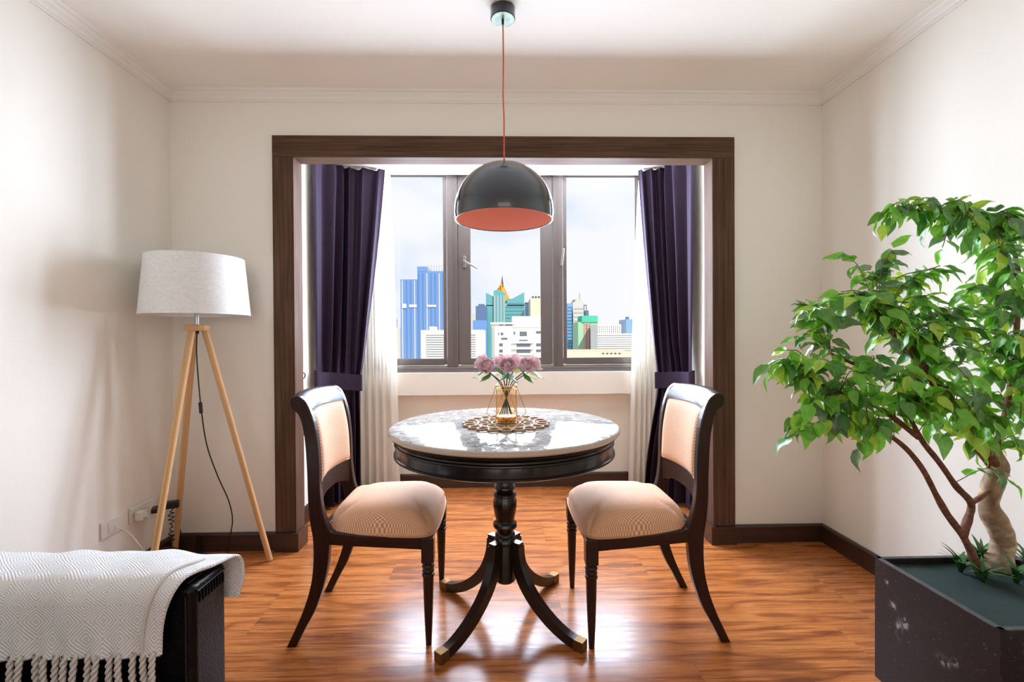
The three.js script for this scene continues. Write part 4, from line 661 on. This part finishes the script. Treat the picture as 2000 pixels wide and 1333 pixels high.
// ------------------------------------------------------------------ the city outside
{
  const GROUND = -48;
  const flat = (c, r = .8, o = {}) => std({ color: c, roughness: r, ...o });
  const glazed = (c) => std({ color: c, roughness: .2, ior: 2.3 });   // coated curtain-wall glass: deep colour that mirrors the sky
  const F = { white: flat(0xdfddd8), cream: flat(0xcbbfa6), blue: glazed(0x4a78b8), navy: glazed(0x30507f), teal: glazed(0x3f9399), green: flat(0x8db597), roofTeal: flat(0x3fa892), pale: flat(0xadaeac), glassy: glazed(0x5f8fc0), gold: flat(0xc98a22, .35), win: glazed(0x46505c), winBlue: glazed(0x3c669f), winTeal: glazed(0x2f7d86), pink: flat(0xb98d86), dark: flat(0x4a4d54), grey: flat(0x9b9ea1) };
  const gr = new THREE.Mesh(new THREE.BoxGeometry(3600, 2, 3200).translate(0, GROUND - 1, -1400), flat(0xcfd0cc)); gr.name = 'ground'; gr.userData = { kind: 'structure', label: 'pale ground of the city far below', category: 'ground' }; gr.receiveShadow = true; scene.add(gr);
  const building = (label, u0, u1, v, d, mat, depth = 30, name = 'tower_building') => {
    const a = at(u0, v, -d), b = at(u1, v, -d), o = thing(name, label, 'building', [(a.x + b.x) / 2, GROUND, -d], 0, 'city buildings'), w = b.x - a.x, y = (a.y + b.y) / 2 - GROUND;
    mesh('body', box(-w / 2, w / 2, 0, y, -depth, 0), mat, o);
    const P = (u, q) => { const p = at(u, q, -d); return [p.x - o.position.x, p.y - GROUND]; };
    const face = (nm, ua, ub, va, vb, m, z0 = 0, z1 = .5) => { const [xa, ya] = P(ua, vb), [xb, yb] = P(ub, va); return mesh(nm, box(Math.min(xa, xb), Math.max(xa, xb), Math.min(ya, yb), Math.max(ya, yb), z0, z1), m, o); };
    return { o, face, P };
  };
  // blue curtain-wall tower in two steps
  let b = building('tall blue glass tower with stepped roof and white sign band', 815, 886, 530, 380, F.blue, 40);
  b.face('lower_wing', 783, 815.5, 546, 705, F.blue, -40, 0); b.face('crown_wall', 815, 834, 521, 531, F.blue, -40, .3);
  for (let i = 0; i < 9; i++) b.face('crown_post', 836 + i * 5, 837.2 + i * 5, 517, 531, F.pale, -3, -1);
  for (let i = 0; i < 13; i++) b.face('mullion', 786 + i * 8, 786.8 + i * 8, i < 4 ? 548 : 534, 705, i % 3 ? F.winBlue : F.pale, 0, .6);
  for (const [u, w, h] of [[786, 8, 8], [800, 5, 5], [806, 4, 5], [811, 3, 5], [834, 6, 4], [841, 4, 4], [846, 6, 4]]) b.face('sign_mark', u, u + w, 598 - h / 2, 598 + h / 2, F.white, .5, 1.2);
  // white block with window bands
  b = building('white block with long dark window bands in front of the blue tower', 822, 945, 645, 170, F.white, 20, 'office_building');
  b.face('roof_hut', 838, 848, 638, 646, F.white, -8, -1);
  for (let i = 0; i < 11; i++) b.face('window_band', 832, 929, 654 + i * 4.6, 656 + i * 4.6, F.win, 0, .15);
  b = building('slim blue-grey tower between the white block and the teal tower', 929, 950, 598, 400, F.navy, 30); b.face('lower_wing', 924, 951, 626, 705, F.blue, -1, .6);
  b.face('roof_peak', 934, 946, 594, 599, F.navy, -10, -1);
  // teal tower with golden crown
  b = building('teal glass tower with golden pointed crown', 949, 1024, 596, 460, F.teal, 50);
  { const prism = (pts, m, nm, z0, dz) => { const g = new THREE.ExtrudeGeometry(shapeOf(pts.map(([u, v]) => b.P(u, v))), { depth: dz, bevelEnabled: false }).translate(0, 0, z0); return mesh(nm, g, m, b.o); };
    prism([[949, 598], [965, 598], [965, 580], [949, 572]], F.teal, 'slanted_wing', -30, 30); prism([[990, 598], [1024, 598], [1024, 571], [1000, 584], [990, 584]], F.teal, 'slanted_wing', -30, 30);
    prism([[964, 705], [987, 705], [987, 574], [975, 567], [964, 569]], F.teal, 'central_shaft', -6, 9);
    for (let i = 0; i < 12; i++) b.face('floor_band', 988, 1022, 592 + i * 7, 594.5 + i * 7, F.winTeal, 0, .6); for (let i = 0; i < 4; i++) b.face('glass_fin', 966 + i * 6, 967 + i * 6, 578, 700, F.pale, 3, 3.8);
    const c = b.P(983, 590), w = b.P(998, 590)[0] - c[0], hgt = b.P(983, 552)[1] - c[1];
    mesh('golden_crown', lathe([[0, hgt], [w * .10, hgt * .9], [w * .45, hgt * .62], [w * .8, hgt * .3], [w, 0], [0, 0]], 24, .4).translate(c[0], c[1], -18), F.gold, b.o);
    for (let i = 0; i < 4; i++) b.face('crown_step', 968 + i * 3, 972 + i * 3, 566 - i * 4, 590, F.gold, -6, -2);
    mesh('spire', rod([b.P(981, 556)[0], b.P(981, 556)[1], -16], [b.P(981, 535)[0], b.P(981, 535)[1], -16], 1.4, .2, 8), F.dark, b.o); }
  b = building('narrow dark blue tower behind the white terraces', 1026, 1037, 593, 480, F.navy, 20); b.face('parapet', 1026, 1037, 591, 594, F.dark, -20, .2);
  b = building('beige slab tower beside the window post', 1036, 1064, 583, 420, F.cream, 30); for (let i = 0; i < 3; i++) b.face('roof_tank', 1040 + i * 6, 1043 + i * 6, 578, 584, F.dark, -8, -3);
  // white stepped residential block
  b = building('white stepped apartment block with dark windows', 960, 1060, 632, 140, F.white, 16, 'apartment_building');
  b.face('upper_block', 1001, 1056, 618, 640, F.white, -14, .3); b.face('parapet', 958, 1006, 630, 634, F.white, -1, .7); b.face('corner_pier', 962, 966.5, 638, 705, F.grey, 0, .5);
  for (const [u0, u1, v0, v1] of [[975, 983, 632, 636], [987, 1000, 633, 636.5], [973, 975, 650, 655], [978, 983, 650, 655], [979, 991, 660, 664], [1003, 1006, 648, 654], [1015, 1029, 648, 657], [1014, 1031, 664, 666.5], [975, 982, 671, 677], [975, 982, 683, 689], [975, 982, 692, 697], [1009, 1036, 672, 678], [1009, 1036, 683, 690], [1047, 1056, 647, 652], [1047, 1056, 671, 677], [1047, 1056, 683, 688]]) b.face('window', u0, u1, v0, v1, F.win, 0, .12);
  for (const v of [669, 681, 692]) b.face('balcony_slab', 1000, 1042, v, v + 1.8, F.white, 0, .9);
  // buildings seen through the last pane
  b = building('pale blue glass tower with a slanting edge', 1108, 1119, 593, 260, F.glassy, 14);
  { const g = new THREE.ExtrudeGeometry(shapeOf([[1117, 593], [1128, 705], [1117, 705]].map(([u, v]) => b.P(u, v))), { depth: 12, bevelEnabled: false }).translate(0, 0, -12); mesh('slanted_side', g, F.pale, b.o); for (let i = 0; i < 16; i++) b.face('floor_line', 1108, 1117, 600 + i * 6.4, 601.5 + i * 6.4, F.winBlue, 0, .4); }
  b = building('whitish tower with a flat crown behind the green-roofed one', 1119, 1141, 590, 400, F.pale, 30); b.face('crown', 1124, 1137, 584, 591, F.pale, -20, -2); b.face('mast', 1135, 1136, 571, 586, F.grey, -10, -8); for (let i = 0; i < 6; i++) b.face('floor_line', 1121, 1139, 602 + i * 8, 604 + i * 8, F.grey, 0, .5);
  b = building('pale green apartment tower with teal roof and water tank', 1129, 1168, 629, 230, F.green, 18);
  b.face('teal_roof', 1136, 1167, 617, 630, F.roofTeal, -12, .6); b.face('water_tank', 1146, 1152, 606, 618, F.navy, -8, -3); b.face('frame_post', 1143.5, 1144.5, 595, 618, F.dark, -5, -4.4); b.face('frame_post', 1148, 1149, 595, 607, F.dark, -5, -4.4); b.face('frame_beam', 1143.5, 1149, 594.5, 596, F.dark, -5, -4.4);
  b.face('pink_bay', 1141, 1151, 631, 683, F.pink, 0, .4); for (let i = 0; i < 13; i++) { b.face('window', 1144, 1147, 633 + i * 3.9, 635 + i * 3.9, F.win, .4, .55); b.face('window', 1150.5, 1152.2, 633 + i * 3.9, 635 + i * 3.9, F.win, .4, .55); }
  b = building('white gridded office block beyond the green tower', 1168, 1213, 634, 210, F.white, 18, 'office_building'); for (let i = 0; i < 8; i++) b.face('window_band', 1170, 1212, 638 + i * 4.4, 640 + i * 4.4, F.win, 0, .12); for (let i = 0; i < 11; i++) b.face('pier', 1171.6 + i * 3.9, 1173.6 + i * 3.9, 634, 676, F.white, 0, .4);
  b = building('low white block with long louvre bands under the gridded one', 1167, 1250, 652, 195, F.white, 14, 'office_building'); for (let i = 0; i < 9; i++) b.face('window_band', 1167, 1248, 655 + i * 4.2, 656.6 + i * 4.2, i > 4 ? F.dark : F.win, 0, .12);
  b = building('small blue-white tower beside the sheer curtain', 1223, 1246, 624, 330, F.glassy, 20); b.face('roof_sign', 1224, 1230, 619, 625, F.navy, -4, -2);
  b = building('low flat white roofs in the foreground of the view', 1100, 1250, 689, 110, F.cream, 30, 'low_building'); for (let i = 0; i < 5; i++) b.face('vent', 1176 + i * 8, 1180 + i * 8, 689.5, 692, F.dark, 0, .15);
  // pale blocks far off that close the horizon
  for (const [u0, u1, v, d, w] of [[756, 768, 622, 700, 'pale tower glimpsed between the sheer curtain and the blue tower'], [770, 781, 640, 640, 'low pale block at the foot of the blue tower'], [1142, 1166, 634, 760, 'far pale block filling the gap behind the green tower'], [1196, 1222, 645, 820, 'far pale block peeping over the gridded office roof'], [1104, 1122, 650, 900, 'far pale block behind the slanting glass tower'], [921, 930, 612, 560, 'white slab tower standing behind the window post']]) building(w, u0, u1, v, d, F.pale, 30, 'distant_building');
}

renderer.render(scene, camera);
